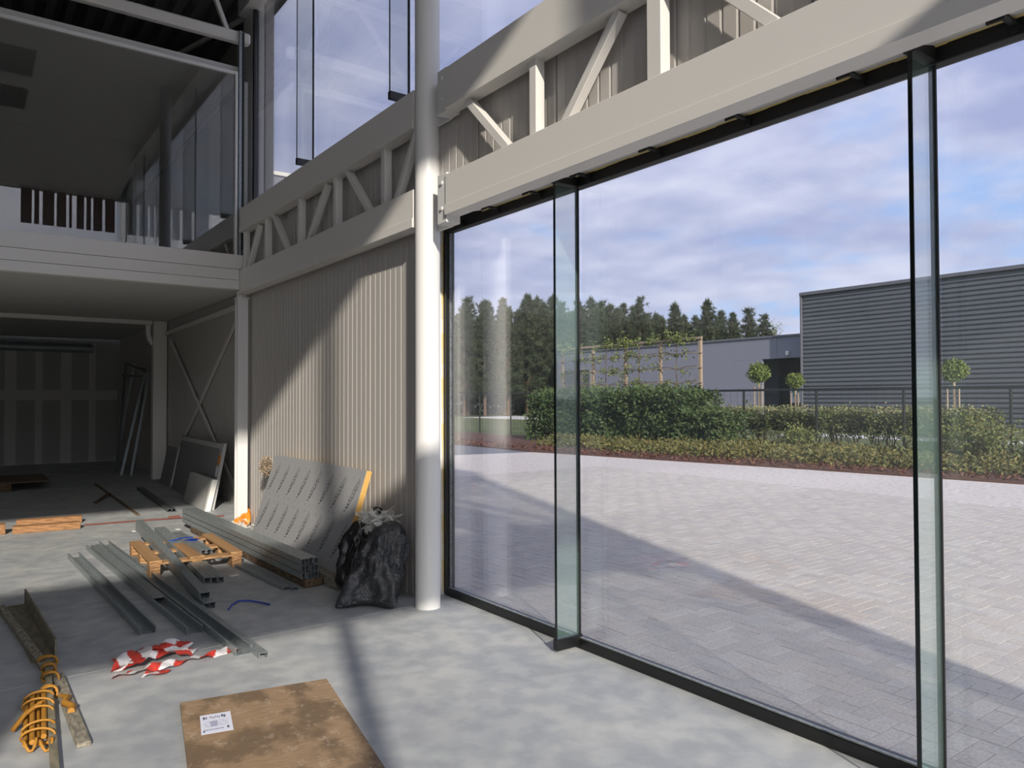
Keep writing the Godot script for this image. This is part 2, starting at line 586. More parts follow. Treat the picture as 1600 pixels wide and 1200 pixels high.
	tag(part("path", flat_poly([Vector2(36, -47), Vector2(39, -47), Vector2(43, -58), Vector2(36, -56.5)], 0.02, 0.1), M.light_path, self), "narrow pale path across the far lawn before the pines", "path", "", "structure")
	# chips of bark on the mulch
	var ch := Shape.new()
	ch.colored = true
	for i in 2600:
		var z := rng.randf_range(-32.0, -4.0)
		var e := 14.1 if z < -17.4 else lerpf(14.16, 16.0, clampf((z + 17.4) / 13.0, 0, 1))
		var p := Vector3(e + 0.08 + absf(rng.randfn(0, 0.8)), 0.04, z)
		var r := rng.randf_range(0.4, 1.0)
		ch.tint = Color(0.16 * r, 0.07 * r, 0.045 * r)
		ch.leaf(p, Vector3(rng.randf_range(-1, 1), rng.randf_range(0.1, 0.6), rng.randf_range(-1, 1)).normalized(), Vector3(rng.randf_range(-1, 1), 0.1, rng.randf_range(-1, 1)).normalized(), 0.12, 0.07)
	tag(part("bark_chips", ch, M.leaves, self), "loose reddish bark chips scattered along the forecourt edge", "mulch", "", "stuff")

# ---------------------------------------------------------------- walls
func ribbed(w: float, h: float, t: float, ribs := 9) -> Shape:
	# a sandwich panel: inner face at x = 0 looking to -X, running along -Z, with fine vertical ribs
	var s := Shape.new()
	var poly := PackedVector2Array()
	var pitch := w / ribs
	# outline in (x right = towards -Z or +Z, y = depth); built by hand as faces
	var zs := []
	for i in ribs:
		var a := i * pitch
		var lead := 0.009 if i == 0 else 0.0
		zs.append([a + lead, 0.006])
		zs.append([a + 0.012 + lead, 0.0])
		zs.append([a + pitch - 0.012, 0.0])
		zs.append([a + pitch - 0.004, 0.006])
	for i in zs.size() - 1:
		var p = zs[i]
		var q = zs[i + 1]
		s.quad(Vector3(p[1], 0, -p[0]), Vector3(p[1], h, -p[0]), Vector3(q[1], h, -q[0]), Vector3(q[1], 0, -q[0]))
	var b := Vector3(0.006, 0, -zs[0][0])
	var e := Vector3(0.006, 0, -zs[-1][0])
	var bt := Vector3(t, 0, b.z)
	var et := Vector3(t, 0, e.z)
	var uh := Vector3(0, h, 0)
	var mid := (b + et) * 0.5 + uh * 0.5
	s.face([b, b + uh, bt + uh, bt], mid)
	s.face([e, e + uh, et + uh, et], mid)
	s.face([bt, bt + uh, et + uh, et], mid)
	s.face([b, e, et, bt], mid)
	s.face([b + uh, e + uh, et + uh, bt + uh], mid)
	return s

func build_walls() -> void:
	var wr := thing("wall_right", "cream ribbed sandwich panel wall behind the trusses and the round column", "wall", "", "structure")
	# panels behind the trusses: module 0.88 m, joints at z = -5.37 - k * 0.88
	var xi := 3.0
	var mod := 0.88
	var lm := ribbed(mod, 4.06, 0.12).mesh(M.wall_panel)
	for k in 5:
		var p := put("panel", lm, wr)
		p.position = Vector3(xi, 0, -5.37 - k * mod)
	var band := ribbed(mod, 0.98, 0.12).mesh(M.wall_panel)
	for k in 8:
		var p := put("panel", band, wr)
		p.position = Vector3(xi, 3.08, -5.37 + mod * (k + 1))
	# the recessed wall under and beside the mezzanine
	var mid := ribbed(1.0, 4.06, 0.12).mesh(M.wall_panel)
	var tall := ribbed(1.0, 7.3, 0.12).mesh(M.wall_panel)
	var short := ribbed(1.0, 3.44, 0.12).mesh(M.wall_panel)
	for k in 13:
		var p := put("panel", mid if k < 1 else (tall if k < 8 else short), wr)
		p.position = Vector3(3.45, 0, -9.57 - k)
	# narrow jamb next to the glass frame
	var s := Shape.new()
	s.box(Vector3(3.15, 1.53, -5.355), Vector3(0.28, 3.06, 0.034), 0.003)
	var jamb := part("jamb", s, M.white_steel, wr)
	s = Shape.new()
	for i in 24:
		s.box(Vector3(3.206, 0.10 + i * 0.124, -5.336), Vector3(0.010 + 0.006 * sin(i * 2.1), 0.13, 0.012), 0.003)
	part("foam_bead", s, M.foam, jamb, "yellow foam bead along the frame")
	# closing strip between panels and frame
	s = Shape.new()
	s.box(Vector3(3.205, 3.17, -1.9), Vector3(0.17, 0.11, 6.8), 0.0)
	part("lintel", s, M.cream_steel, wr)
	# shell that the photo does not show but the light needs
	s = Shape.new()
	s.box(Vector3(-12.15, 3.75, -10.4), Vector3(0.3, 7.9, 24.8))
	tag(part("wall_left", s, M.white_board, self), "plain pale wall closing the far left side of the hall", "wall", "", "structure")
	var wb := thing("wall_back", "dark unlit plasterboard wall with taped joints under the mezzanine", "wall", "", "structure")
	s = Shape.new()
	s.box(Vector3(-4.2, 1.7, -22.65), Vector3(15.6, 3.5, 0.2))
	part("core", s, M.plaster, wb)
	for k in 9:
		var w := 1.2
		var x := 3.42 - w * (k + 0.5)
		s = Shape.new()
		s.box(Vector3(x, 1.6, -22.54), Vector3(w - 0.01, 3.2, 0.024), 0.003)
		part("plasterboard", s, M.plaster, wb)
	var tapes := Shape.new()
	for k in 9:
		tapes.box(Vector3(3.42 - 1.2 * k - 0.6, 1.55, -22.5275), Vector3(0.16, 3.1, 0.003))
		tapes.box(Vector3(3.42 - 1.2 * (k + 1), 1.55, -22.5275), Vector3(0.24, 3.1, 0.003))
	tapes.box(Vector3(-2, 1.75, -22.5278), Vector3(10.8, 0.26, 0.0024))
	part("joint_filler", tapes, M.plaster_joint, wb)
	# gable behind the camera: opaque band, blank bay, corner
	var wg := thing("wall_gable", "cladding band and blank bay of the gable behind the camera", "wall", "", "structure")
	s = Shape.new()
	s.box(Vector3(-4.35, 3.87, 1.68), Vector3(15.3, 1.14, 0.14))
	part("cladding_band", s, M.wall_panel, wg)
	s = Shape.new()
	s.box(Vector3(-6.98, 1.65, 1.68), Vector3(10.04, 3.3, 0.14))
	part("blank_bay", s, M.wall_panel, wg)
	s = Shape.new()
	s.box(Vector3(3.38, 3.75, 1.62), Vector3(0.24, 7.5, 0.26))
	part("corner_post", s, M.wall_panel, wg)

func build_roof() -> void:
	# trapezoidal steel deck, ribs running along Z
	var s := Shape.new()
	var x := -12.3
	while x < 3.5:
		var a := [Vector2(x, 7.28), Vector2(x + 0.10, 7.28), Vector2(x + 0.14, 7.40), Vector2(x + 0.21, 7.40), Vector2(x + 0.25, 7.28)]
		for i in 4:
			var p: Vector2 = a[i]
			var q: Vector2 = a[i + 1]
			s.quad(Vector3(p.x, p.y, 1.75), Vector3(p.x, p.y, -17.45), Vector3(q.x, q.y, -17.45), Vector3(q.x, q.y, 1.75))
		x += 0.25
	var c := thing("ceiling", "dark trapezoidal steel roof deck above the hall, seen top left", "ceiling", "", "structure")
	part("deck_sheet", s, M.deck_steel, c)
	s = Shape.new()
	s.box(Vector3(-4.4, 7.23, -5.2), Vector3(15.2, 0.04, 7.4))
	part("lining", s, M.soffit, c)
	s = Shape.new()
	s.bar(Vector3(-4.4, 7.22, -1.5), Vector3(-4.4, 6.68, 1.58), 15.2, 0.04)
	part("sloped_lining", s, M.soffit, c)
	for e in [[-5.44, -4.3], [-3.6, -2.5]]:
		s = Shape.new()
		s.box(Vector3(-0.4, 7.2, (e[0] + e[1]) * 0.5), Vector3(2.7, 0.03, e[1] - e[0]), 0.004)
		part("vent", s, M.dark_void, c, "black rectangular ceiling vent")
	s = Shape.new()
	s.box(Vector3(-4.35, 7.5, -7.85), Vector3(16.0, 0.18, 19.3))
	part("roof_build_up", s, M.plaster, c)

# ---------------------------------------------------------------- steel frame
func chord(y0: float, y1: float, z0: float, z1: float) -> Shape:
	# box chord with a lower flange that stands a little proud
	var s := Shape.new()
	var x0 := 2.85
	var x1 := 2.96
	var poly := PackedVector2Array([Vector2(x0 - 0.008, y0), Vector2(x1, y0), Vector2(x1, y1), Vector2(x0 + 0.004, y1), Vector2(x0, y1 - 0.004), Vector2(x0, y0 + 0.075), Vector2(x0 - 0.008, y0 + 0.070)])
	# frame for direction +Z: x axis = up x z = +X
	s.prism(poly, Vector3(0, 0, z0), Vector3(0, 0, z1))
	return s

func truss(label: String, z0: float, z1: float, posts: Array, diags: Array, plate_z: float) -> Node3D:
	var t := thing("truss", label, "truss")
	part("bottom_chord", chord(2.95, 3.25, z0, z1), M.cream_steel, t)
	part("top_chord", chord(3.73, 4.035, z0, z1), M.cream_steel, t)
	for z in posts:
		var s := Shape.new()
		var w := 0.07 if absf(z + 2.67) > 0.01 else 0.10
		s.box(Vector3(2.91, 3.49, z), Vector3(0.07, 0.49, w), 0.004)
		part("web_post", s, M.cream_steel, t)
	for d in diags:
		var s := Shape.new()
		s.bar(Vector3(2.91, 3.25, d[1]), Vector3(2.91, 3.73, d[0]), 0.06, 0.06, 0.004, Vector3(1, 0, 0))
		part("diagonal", s, M.cream_steel, t)
	if plate_z != 0.0:
		for y in [[2.90, 3.27], [3.72, 4.05]]:
			var s := Shape.new()
			s.box(Vector3(2.92, (y[0] + y[1]) * 0.5, -4.765), Vector3(0.12, y[1] - y[0], 0.13), 0.004)
			s.box(Vector3(2.975, (y[0] + y[1]) * 0.5, -4.92), Vector3(0.02, y[1] - y[0], 0.22))
			var p := part("end_plate", s, M.white_steel, t)
			for yy in [y[0] + 0.11, y[1] - 0.07]:
				s = Shape.new()
				s.tube([Vector3(2.86, yy, -4.765), Vector3(2.848, yy, -4.765)], 0.015, 6)
				part("bolt", s, M.white_steel, p)
	return t

func build_steel() -> void:
	var s := Shape.new()
	s.turned([Vector2(0, 7.28), Vector2(0.097, 7.28), Vector2(0.097, 0.0), Vector2(0, 0)].map(func(p): return p), Vector3(2.93, 0, -5.10), 48)
	var col := thing("column", "tall round white steel column standing before the end of the glass", "column")
	# profile goes from top to bottom, so turn it over
	s = Shape.new()
	s.turned([Vector2(0, 0), Vector2(0.097, 0.0), Vector2(0.097, 7.28), Vector2(0, 7.28)], Vector3(2.93, 0, -5.10), 48)
	part("shaft", s, M.white_steel, col)
	truss("cream steel lattice truss over the big glass panes, right of the round column", -4.70, 1.5, [-3.69, -2.67, -1.65, -0.63, 0.39, 1.35], [[-4.47, -3.98], [-2.94, -3.40], [-2.45, -1.96], [-0.9, -1.36], [-0.4, 0.1], [1.1, 0.65]], -4.87)
	truss("cream steel lattice truss between the round column and the mezzanine corner", -9.72, -5.19, [-5.76, -6.78, -7.73, -8.8, -9.63], [[-5.2, -5.55], [-6.53, -6.05], [-7.0, -7.5], [-8.58, -8.1], [-9.08, -9.5]], 0.0)
	# slim post under the mezzanine corner
	var lc := thing("column", "slim cream steel post under the mezzanine corner, beside the ribbed wall", "column")
	s = Shape.new()
	s.prism(PackedVector2Array([Vector2(-0.065, -0.06), Vector2(0.065, -0.06), Vector2(0.065, -0.05), Vector2(0.005, -0.05), Vector2(0.005, 0.05), Vector2(0.065, 0.05), Vector2(0.065, 0.06), Vector2(-0.065, 0.06), Vector2(-0.065, 0.05), Vector2(-0.005, 0.05), Vector2(-0.005, -0.05), Vector2(-0.065, -0.05)]), Vector3(2.895, 0.012, -9.78), Vector3(2.895, 2.89, -9.78), Vector3(0, 0, 1))
	part("shaft", s, M.white_steel, lc)
	s = Shape.new()
	s.box(Vector3(2.895, 2.90, -9.78), Vector3(0.15, 0.02, 0.15), 0.003)
	part("cap_plate", s, M.cream_steel, lc)
	s = Shape.new()
	s.box(Vector3(2.895, 2.95, -9.78), Vector3(0.10, 0.08, 0.10), 0.003)
	part("bearing_block", s, M.cream_steel, lc)
	s = Shape.new()
	s.box(Vector3(2.895, 0.006, -9.78), Vector3(0.18, 0.012, 0.18), 0.002)
	part("base_plate", s, M.white_steel, lc)
	# heavy column further back on the wall
	var bc := thing("column", "broad cream steel column farther back under the mezzanine, left of the cross bracing", "column")
	s = Shape.new()
	s.box(Vector3(3.3, 1.61, -16.75), Vector3(0.26, 3.22, 0.20), 0.006)
	part("shaft", s, M.cream_steel, bc)
	s = Shape.new()
	s.tube([Vector3(3.1, 3.3, -16.78), Vector3(3.1, 2.95, -16.78), Vector3(3.12, 2.86, -16.78), Vector3(3.17, 2.78, -16.78), Vector3(3.26, 2.72, -16.78)], 0.055, 14)
	part("drain_pipe", s, M.white_steel, bc, "short cream pipe bend on the column head")
	# wind bracing against the wall
	var br := thing("cross_brace", "cream steel X bracing on the wall between the two mezzanine posts", "brace")
	s = Shape.new()
	s.bar(Vector3(3.40, 2.78, -16.15), Vector3(3.40, 0.06, -11.45), 0.02, 0.075, 0.003, Vector3(0, 0.87, 0.5))
	part("diagonal", s, M.cream_steel, br)
	s = Shape.new()
	s.bar(Vector3(3.425, 2.82, -11.85), Vector3(3.425, 0.25, -16.2), 0.02, 0.075, 0.003, Vector3(0, 0.87, -0.5))
	part("diagonal", s, M.cream_steel, br)
	s = Shape.new()
	s.bar(Vector3(3.41, 2.97, -16.6), Vector3(3.41, 3.03, -11.4), 0.07, 0.07, 0.004)
	part("top_rail", s, M.cream_steel, br)
	# roof edge beam along the facade and the roof truss over the mezzanine front
	s = Shape.new()
	s.box(Vector3(3.2, 7.13, -4.6), Vector3(0.2, 0.28, 12.2), 0.005)
	tag(part("roof_beam", s, M.cream_steel, self), "cream edge beam at the top of the upper glazing, top left corner", "beam")
	var rt := thing("roof_truss", "grey-cream tubular roof truss above the mezzanine glass, top left", "truss")
	s = Shape.new()
	s.bar(Vector3(-12.0, 6.22, -9.85), Vector3(3.0, 6.28, -9.85), 0.12, 0.14, 0.02)
	part("bottom_chord", s, M.cream_steel, rt)
	var ends := [[2.75, 2.38], [1.2, 2.0], [1.0, 0.2], [-0.8, 0.0], [-1.0, -1.8]]
	for e in ends:
		s = Shape.new()
		s.bar(Vector3(e[0], 6.26, -9.85), Vector3(e[1], 7.2, -9.85), 0.05, 0.06, 0.004, Vector3(0, 0, 1))
		part("diagonal", s, M.cream_steel, rt)
	s = Shape.new()
	s.bar(Vector3(-12.0, 7.2, -9.85), Vector3(3.0, 7.2, -9.85), 0.10, 0.12, 0.01)
	part("top_chord", s, M.cream_steel, rt)
	s = Shape.new()
	s.bar(Vector3(-8.0, 6.72, -13.2), Vector3(2.05, 6.74, -13.2), 0.05, 0.05, 0.004)
	tag(part("roof_rail", s, M.cream_steel, self), "thin pale rail in the dark roof space above the mezzanine glass", "rail")
	s = Shape.new()
	s.bar(Vector3(2.6, 7.1, -13.2), Vector3(3.35, 7.25, -11.2), 0.05, 0.06, 0.004)
	tag(part("roof_brace", s, M.cream_steel, self), "short brace in the dark roof space beside the upper glazing", "brace")

# ---------------------------------------------------------------- mezzanine
func build_mezzanine() -> void:
	var mz := thing("mezzanine", "cream mezzanine floor edge of three flat boards with a pale soffit", "mezzanine", "", "structure")
	var zf := -9.72
	for b in [[3.004, 3.118, 0.008], [3.122, 3.258, 0.002], [3.262, 3.445, 0.0]]:
		var s := Shape.new()
		var xr := 2.845 if b[0] < 3.25 else 2.93
		s.box(Vector3((xr - 12.0) * 0.5, (b[0] + b[1]) * 0.5, zf - 0.06 + b[2]), Vector3(xr + 12.0, b[1] - b[0], 0.12), 0.004)
		part("edge_board", s, M.cream_steel, mz)
	var s := Shape.new()
	s.box(Vector3(-4.28, 3.42, -16.17), Vector3(15.4, 0.03, 12.6))
	part("floor_deck", s, M.plaster, mz)
	s = Shape.new()
	s.box(Vector3(-4.28, 3.30, -16.17), Vector3(15.4, 0.16, 12.6))
	part("soffit", s, M.soffit, mz)
	s = Shape.new()
	s.box(Vector3(-4.4, 3.20, -16.72), Vector3(15.1, 0.12, 0.16), 0.004)
	tag(part("beam", s, M.cream_steel, self), "cream floor beam under the mezzanine, running to the broad column", "beam")
	# room behind the mezzanine glass
	s = Shape.new()
	s.box(Vector3(-4.53, 5.85, -13.6), Vector3(14.9, 0.1, 7.5))
	tag(part("ceiling", s, M.soffit, self), "dark grey ceiling of the room behind the mezzanine glass", "ceiling", "", "structure")
	var rw := thing("wall_room", "plain rear and side walls of the dark room behind the mezzanine glass", "wall", "", "structure")
	s = Shape.new()
	s.box(Vector3(-4.28, 5.43, -17.4), Vector3(15.44, 3.98, 0.16))
	part("rear_panel", s, M.plaster, rw)
	s = Shape.new()
	s.box(Vector3(2.97, 4.6, -13.6), Vector3(0.06, 2.3, 7.4))
	part("side_panel", s, M.plaster, rw)

# ---------------------------------------------------------------- glazing
func pane(parent: Node, a: Vector3, b: Vector3, m: Material) -> void:
	var s := Shape.new()
	s.box((a + b) * 0.5, (b - a).abs())
	part("pane", s, m, parent)

func fin(parent: Node, z: float, y0: float, y1: float, top_clamp: bool, x0 := 3.05) -> void:
	var s := Shape.new()
	s.box(Vector3((x0 + 3.235) * 0.5, (y0 + y1) * 0.5, z), Vector3(3.235 - x0, y1 - y0, 0.015))
	var g := part("glass_fin", s, M.fin_glass, parent)
	s = Shape.new()
	s.box(Vector3(x0 - 0.003, (y0 + y1) * 0.5, z), Vector3(0.005, y1 - y0, 0.017))
	part("polished_edge", s, M.glass_edge, g)
	s = Shape.new()
	s.box(Vector3(3.238, (y0 + y1) * 0.5, z), Vector3(0.012, y1 - y0, 0.028))
	part("silicone_joint", s, M.seal, g)
	s = Shape.new()
	s.box(Vector3(3.145, y0 - 0.022, z), Vector3(0.21, 0.072, 0.045), 0.003)
	part("foot_clamp", s, M.black_frame, g)
	if top_clamp:
		s = Shape.new()
		s.box(Vector3(3.14, y1 + 0.022, z), Vector3(0.20, 0.062, 0.05), 0.003)
		part("head_clamp", s, M.seal, g)

func build_windows() -> void:
	var w := thing("window_1", "large frameless glass facade at ground level in a slim black frame", "window", "", "structure")
	var zl := -5.338
	# frame rails
	var s := Shape.new()
	s.box(Vector3(3.255, 0.033, (zl + 1.5) * 0.5), Vector3(0.07, 0.066, 1.5 - zl), 0.004)
	var fr := part("bottom_rail", s, M.black_frame, w)
	s = Shape.new()
	s.box(Vector3(3.235, 0.070, (zl + 1.5) * 0.5), Vector3(0.012, 0.008, 1.5 - zl - 0.1))
	part("glazing_bead", s, M.zinc, fr)
	s = Shape.new()
	s.box(Vector3(3.255, 3.04, (zl + 1.5) * 0.5), Vector3(0.07, 0.13, 1.5 - zl), 0.004)
	part("top_rail", s, M.seal, w)
	s = Shape.new()
	s.box(Vector3(3.255, 1.55, zl + 0.025), Vector3(0.08, 3.08, 0.05), 0.004)
	part("side_post", s, M.black_frame, w)
	s = Shape.new()
	s.box(Vector3(3.245, 1.52, zl + 0.06), Vector3(0.02, 2.9, 0.02), 0.002)
	part("glazing_bead", s, M.zinc_dark, w)
	var edges := [-5.30, -3.69, -1.46, 0.77, 1.5]
	for i in 4:
		for dx in [0.0, 0.022]: pane(w, Vector3(3.246 + dx, 0.06, edges[i] + 0.006), Vector3(3.252 + dx, 2.98, edges[i + 1] - 0.006), M.glass)
	for z in [-3.69, -1.46, 0.77]:
		fin(w, z, 0.075, 2.99, true)
	for z in [-5.05, -4.55, -4.05, -3.55, -2.95, -2.35, -1.75, -1.15, -0.55]:
		s = Shape.new()
		s.box(Vector3(3.155, 3.018, z), Vector3(0.11, 0.012, 0.03), 0.002)
		s.box(Vector3(3.216, 3.01, z), Vector3(0.012, 0.05, 0.03), 0.002)
		s.box(Vector3(3.105, 3.012, z - 0.025), Vector3(0.012, 0.022, 0.06), 0.002)
		part("frame_bracket", s, M.seal, w)
	# sloping soffit from the chord to the frame, with the foam line in its corner
	s = Shape.new()
	s.bar(Vector3(2.968, 2.988, -1.65), Vector3(3.214, 3.052, -1.65), 6.15, 0.012)
	var so := part("soffit", s, M.cream_steel, w)
	s = Shape.new()
	for i in 60:
		s.box(Vector3(3.211, 3.043, -4.7 + i * 0.105), Vector3(0.014, 0.008 + 0.004 * sin(i * 1.7), 0.11), 0.002)
	part("foam_bead", s, M.foam, so, "yellow foam bead along the frame")
	# upper glazing
	var u := thing("window_2", "upper glass facade above the trusses with glass fins", "window", "", "structure")
	var ue := [-10.36, -8.25, -5.97, -3.69, -1.46, 0.77, 1.5]
	for i in 6:
		for dx in [0.0, 0.022]: pane(u, Vector3(3.246 + dx, 4.06, ue[i] + 0.006), Vector3(3.252 + dx, 7.0, ue[i + 1] - 0.006), M.glass)
	for z in [-8.25, -5.97, -3.69, -1.46, 0.77]:
		fin(u, z, 4.32, 7.0, false)
	s = Shape.new()
	s.box(Vector3(3.30, 4.11, (1.5 - 10.4) * 0.5), Vector3(0.28, 0.10, 11.9), 0.004)
	part("sill", s, M.cream_steel, u)
	s = Shape.new()
	s.box(Vector3(3.255, 5.6, -10.39), Vector3(0.07, 3.0, 0.05), 0.003)
	part("side_post", s, M.black_frame, u)
	s = Shape.new()
	s.box(Vector3(3.30, 5.55, -10.63), Vector3(0.16, 3.2, 0.42), 0.004)
	part("reveal", s, M.cream_steel, u)
	# mezzanine glass front: sealed double glazing in a slim pale frame
	var g := thing("window_3", "dark reflecting glass front of the mezzanine room in a slim pale frame", "window", "", "structure")
	var x := 2.80
	for k in 5:
		var wd := 2.9
		for dz in [0.0, -0.024]:
			pane(g, Vector3(x - wd + 0.004, 3.45, -9.775 + dz), Vector3(x - 0.004, 5.76, -9.783 + dz), M.tinted_glass)
		if k > 0:
			s = Shape.new()
			s.box(Vector3(x, 4.6, -9.786), Vector3(0.012, 2.3, 0.05))
			part("silicone_joint", s, M.seal, g)
		x -= wd
	s = Shape.new()
	s.box(Vector3(-4.6, 5.78, -9.785), Vector3(14.84, 0.045, 0.06), 0.004)
	part("head_rail", s, M.white_steel, g)
	s = Shape.new()
	s.box(Vector3(2.815, 4.62, -9.78), Vector3(0.03, 2.36, 0.06), 0.003)
	part("end_post", s, M.white_steel, g)
	s = Shape.new()
	s.box(Vector3(2.862, 4.89, -9.78), Vector3(0.035, 2.9, 0.05), 0.003)
	part("cover_strip", s, M.zinc, g)
	s = Shape.new()
	s.box(Vector3(2.90, 4.93, -9.80), Vector3(0.035, 2.8, 0.05), 0.003)
	part("rubber_strip", s, M.seal, g)
	# gable glazing behind the camera
	var v := thing("window_4", "glazed gable behind the camera that lets the low sun in", "window", "", "structure")
	for e in [[-1.96, -0.24, 0.0, 3.3], [-0.1, 3.26, 0.0, 3.3], [-12.0, -6.0, 4.44, 6.66], [-6.0, -0.24, 4.44, 6.66], [-0.1, 3.26, 4.44, 6.66]]:
		pane(v, Vector3(e[0], e[2], 1.66), Vector3(e[1], e[3], 1.668), M.glass)
	s = Shape.new()
	s.box(Vector3(-0.17, 3.6, 1.66), Vector3(0.11, 7.2, 0.10), 0.004)
	part("post", s, M.black_frame, v)
	s = Shape.new()
	s.box(Vector3(-4.35, 7.02, 1.66), Vector3(15.3, 0.72, 0.14), 0.004)
	part("head_rail", s, M.black_frame, v)
	# brown strips hanging before the upper gable glass; the mezzanine glass mirrors them
	var hg := thing("striped_hanging", "brown strips with bright gaps hanging at the gable, mirrored in the mezzanine glass", "curtain")
	var hx := 1.12
	var j := 0
	while hx < 2.9:
		var wd: float = [0.22, 0.10, 0.24, 0.20, 0.06, 0.16, 0.10, 0.20][j % 8]
		s = Shape.new()
		s.box(Vector3(hx + wd * 0.5, 6.24, 1.55), Vector3(wd, 0.84, 0.02), 0.003)
		part("strip", s, M.stripe_brown, hg)
		hx += wd + [0.05, 0.07, 0.05, 0.06, 0.10, 0.05, 0.05, 0.06][j % 8]
		j += 1

# ---------------------------------------------------------------- units across the road
func build_far_units() -> void:
	# corrugated unit: horizontal ribs, pitch 0.27 m
	var u := thing("industrial_unit", "dark grey horizontally corrugated industrial unit on the right", "building")
	var s := Shape.new()
	var z0 := -28.8
	var z1 := 14.0
	var y := 0.0
	while y < 8.35:
		var pts := [Vector2(45.0, y), Vector2(45.0, y + 0.09), Vector2(45.07, y + 0.135), Vector2(45.07, y + 0.225), Vector2(45.0, y + 0.27)]
		for i in 4:
			var p: Vector2 = pts[i]
			var q: Vector2 = pts[i + 1]
			s.quad(Vector3(p.x, p.y, z0), Vector3(p.x, p.y, z1), Vector3(q.x, q.y, z1), Vector3(q.x, q.y, z0))
		y += 0.27
	part("corrugated_sheet", s, M.unit_dark, u)
	s = Shape.new()
	s.box(Vector3(55.1, 4.2, -7.4), Vector3(20.0, 8.4, 42.7))
	part("body", s, M.unit_dark, u)
	s = Shape.new()
	s.box(Vector3(55.0, 8.5, -7.4), Vector3(20.3, 0.22, 43.0), 0.02)
	part("roof_trim", s, M.unit_trim, u)
	s = Shape.new()
	s.box(Vector3(45.0, 4.25, -28.83), Vector3(0.2, 8.5, 0.12), 0.01)
	part("corner_trim", s, M.unit_trim, u)
	# low smooth unit behind
	var g := thing("industrial_unit", "long low smooth grey industrial unit behind the wooden trellis", "building")
	var x := 46.0
	var zl := -55.4
	var zr := -28.9
	var doors := [[-32.6, -28.95, 4.39], [-54.6, -50.6, 4.25]]
	# front wall pieces around the two openings, as flat cassette panels with open joints
	var zs := zl
	var k := 0
	while zs < zr - 0.1:
		var ze := minf(zs + 4.0, zr)
		s = Shape.new()
		var lo := 0.0
		for d in doors:
			if zs < d[1] - 0.05 and ze > d[0] + 0.05: lo = d[2]
		if lo > 0.0:
			for d in doors:
				if zs < d[1] and ze > d[0]:
					if zs < d[0]: s.box(Vector3(x + 0.1, lo * 0.5, (zs + d[0]) * 0.5), Vector3(0.2, lo, d[0] - zs))
					if ze > d[1]: s.box(Vector3(x + 0.1, lo * 0.5, (ze + d[1]) * 0.5), Vector3(0.2, lo, ze - d[1]))
		s.box(Vector3(x + 0.1, (lo + 5.89) * 0.5, (zs + ze) * 0.5), Vector3(0.2, 5.89 - lo, ze - zs - 0.02), 0.008)
		part("wall_panel", s, M.unit_grey, g)
		zs = ze
		k += 1
	s = Shape.new()
	s.box(Vector3(x + 5.2, 2.9, (zl + zr) * 0.5), Vector3(5.0, 5.8, zr - zl))
	part("body", s, M.unit_grey, g)
	s = Shape.new()
	s.box(Vector3(x + 3.85, 5.94, (zl + zr) * 0.5), Vector3(7.9, 0.15, zr - zl + 0.1), 0.02)
	part("roof_trim", s, M.unit_trim, g)
	s = Shape.new()
	s.box(Vector3(x + 1.45, 2.9, zl + 0.1), Vector3(2.5, 5.8, 0.2))
	part("end_wall", s, M.unit_grey, g)
	# roller door on the left, dark glazed porch on the right
	s = Shape.new()
	for i in 16:
		s.box(Vector3(x + 0.25, 0.14 + i * 0.27, -52.6), Vector3(0.05, 0.263, 3.8), 0.008)
	var d1 := part("roller_door", s, M.unit_trim, g)
	for zz in [-54.5, -50.7]:
		s = Shape.new()
		s.box(Vector3(x - 0.03, 2.13, zz), Vector3(0.1, 4.26, 0.26), 0.01)
		part("door_jamb", s, M.paver_joint, d1)
	s = Shape.new()
	s.box(Vector3(x + 2.1, 2.2, -30.8), Vector3(0.1, 4.4, 3.6))
	var po := part("porch", s, M.dark_void, g)
	s = Shape.new()
	for i in 4: s.box(Vector3(x + 1.9, 2.15, -32.5 + i * 1.12), Vector3(0.1, 4.3, 0.1))
	s.box(Vector3(x + 1.9, 3.1, -30.8), Vector3(0.12, 0.1, 3.5))
	part("mullion_frame", s, M.seal, po)
	s = Shape.new()
	s.box(Vector3(x - 0.1, 4.72, -30.5), Vector3(0.2, 0.3, 0.2), 0.03)
	part("wall_lamp", s, M.white_board, g)
	# the pale sign in the porch
	var sg := thing("sign", "small white notice board with faint green lettering in the dark porch", "sign", "", "", Vector3(x + 1.2, 0, -30.5))
	s = Shape.new()
	s.box(Vector3(0, 1.95, 0), Vector3(0.06, 1.3, 1.35), 0.01)
	part("board", s, M.white_board, sg)
	for zz in [-0.5, 0.5]:
		s = Shape.new()
		s.box(Vector3(0.065, 0.9, zz), Vector3(0.06, 1.8, 0.08))
		part("leg", s, M.unit_trim, sg)
	var tmesh := TextMesh.new()
	tmesh.text = "112"
	tmesh.font_size = 64
	tmesh.pixel_size = 0.011
	tmesh.depth = 0.02
	var lm := mat("sign_letter", Color(0.35, 0.55, 0.45), 0.7)
	tmesh.material = lm
	var le := put("lettering", tmesh, sg)
	le.rotation.y = -PI / 2
	le.position = Vector3(-0.04, 1.95, 0)
	# pale parapet wing of this same building seen through the upper glass
	s = Shape.new()
	s.box(Vector3(6.3, 3.55, -18.6), Vector3(5.4, 7.1, 0.9))
	var an := thing("wing", "pale grey wing of the same building seen through the upper glass, far left", "building")
	part("wall", s, M.unit_grey, an)
	s = Shape.new()
	s.box(Vector3(6.3, 7.14, -18.6), Vector3(5.5, 0.1, 1.0), 0.01)
	part("coping", s, M.white_board, an)

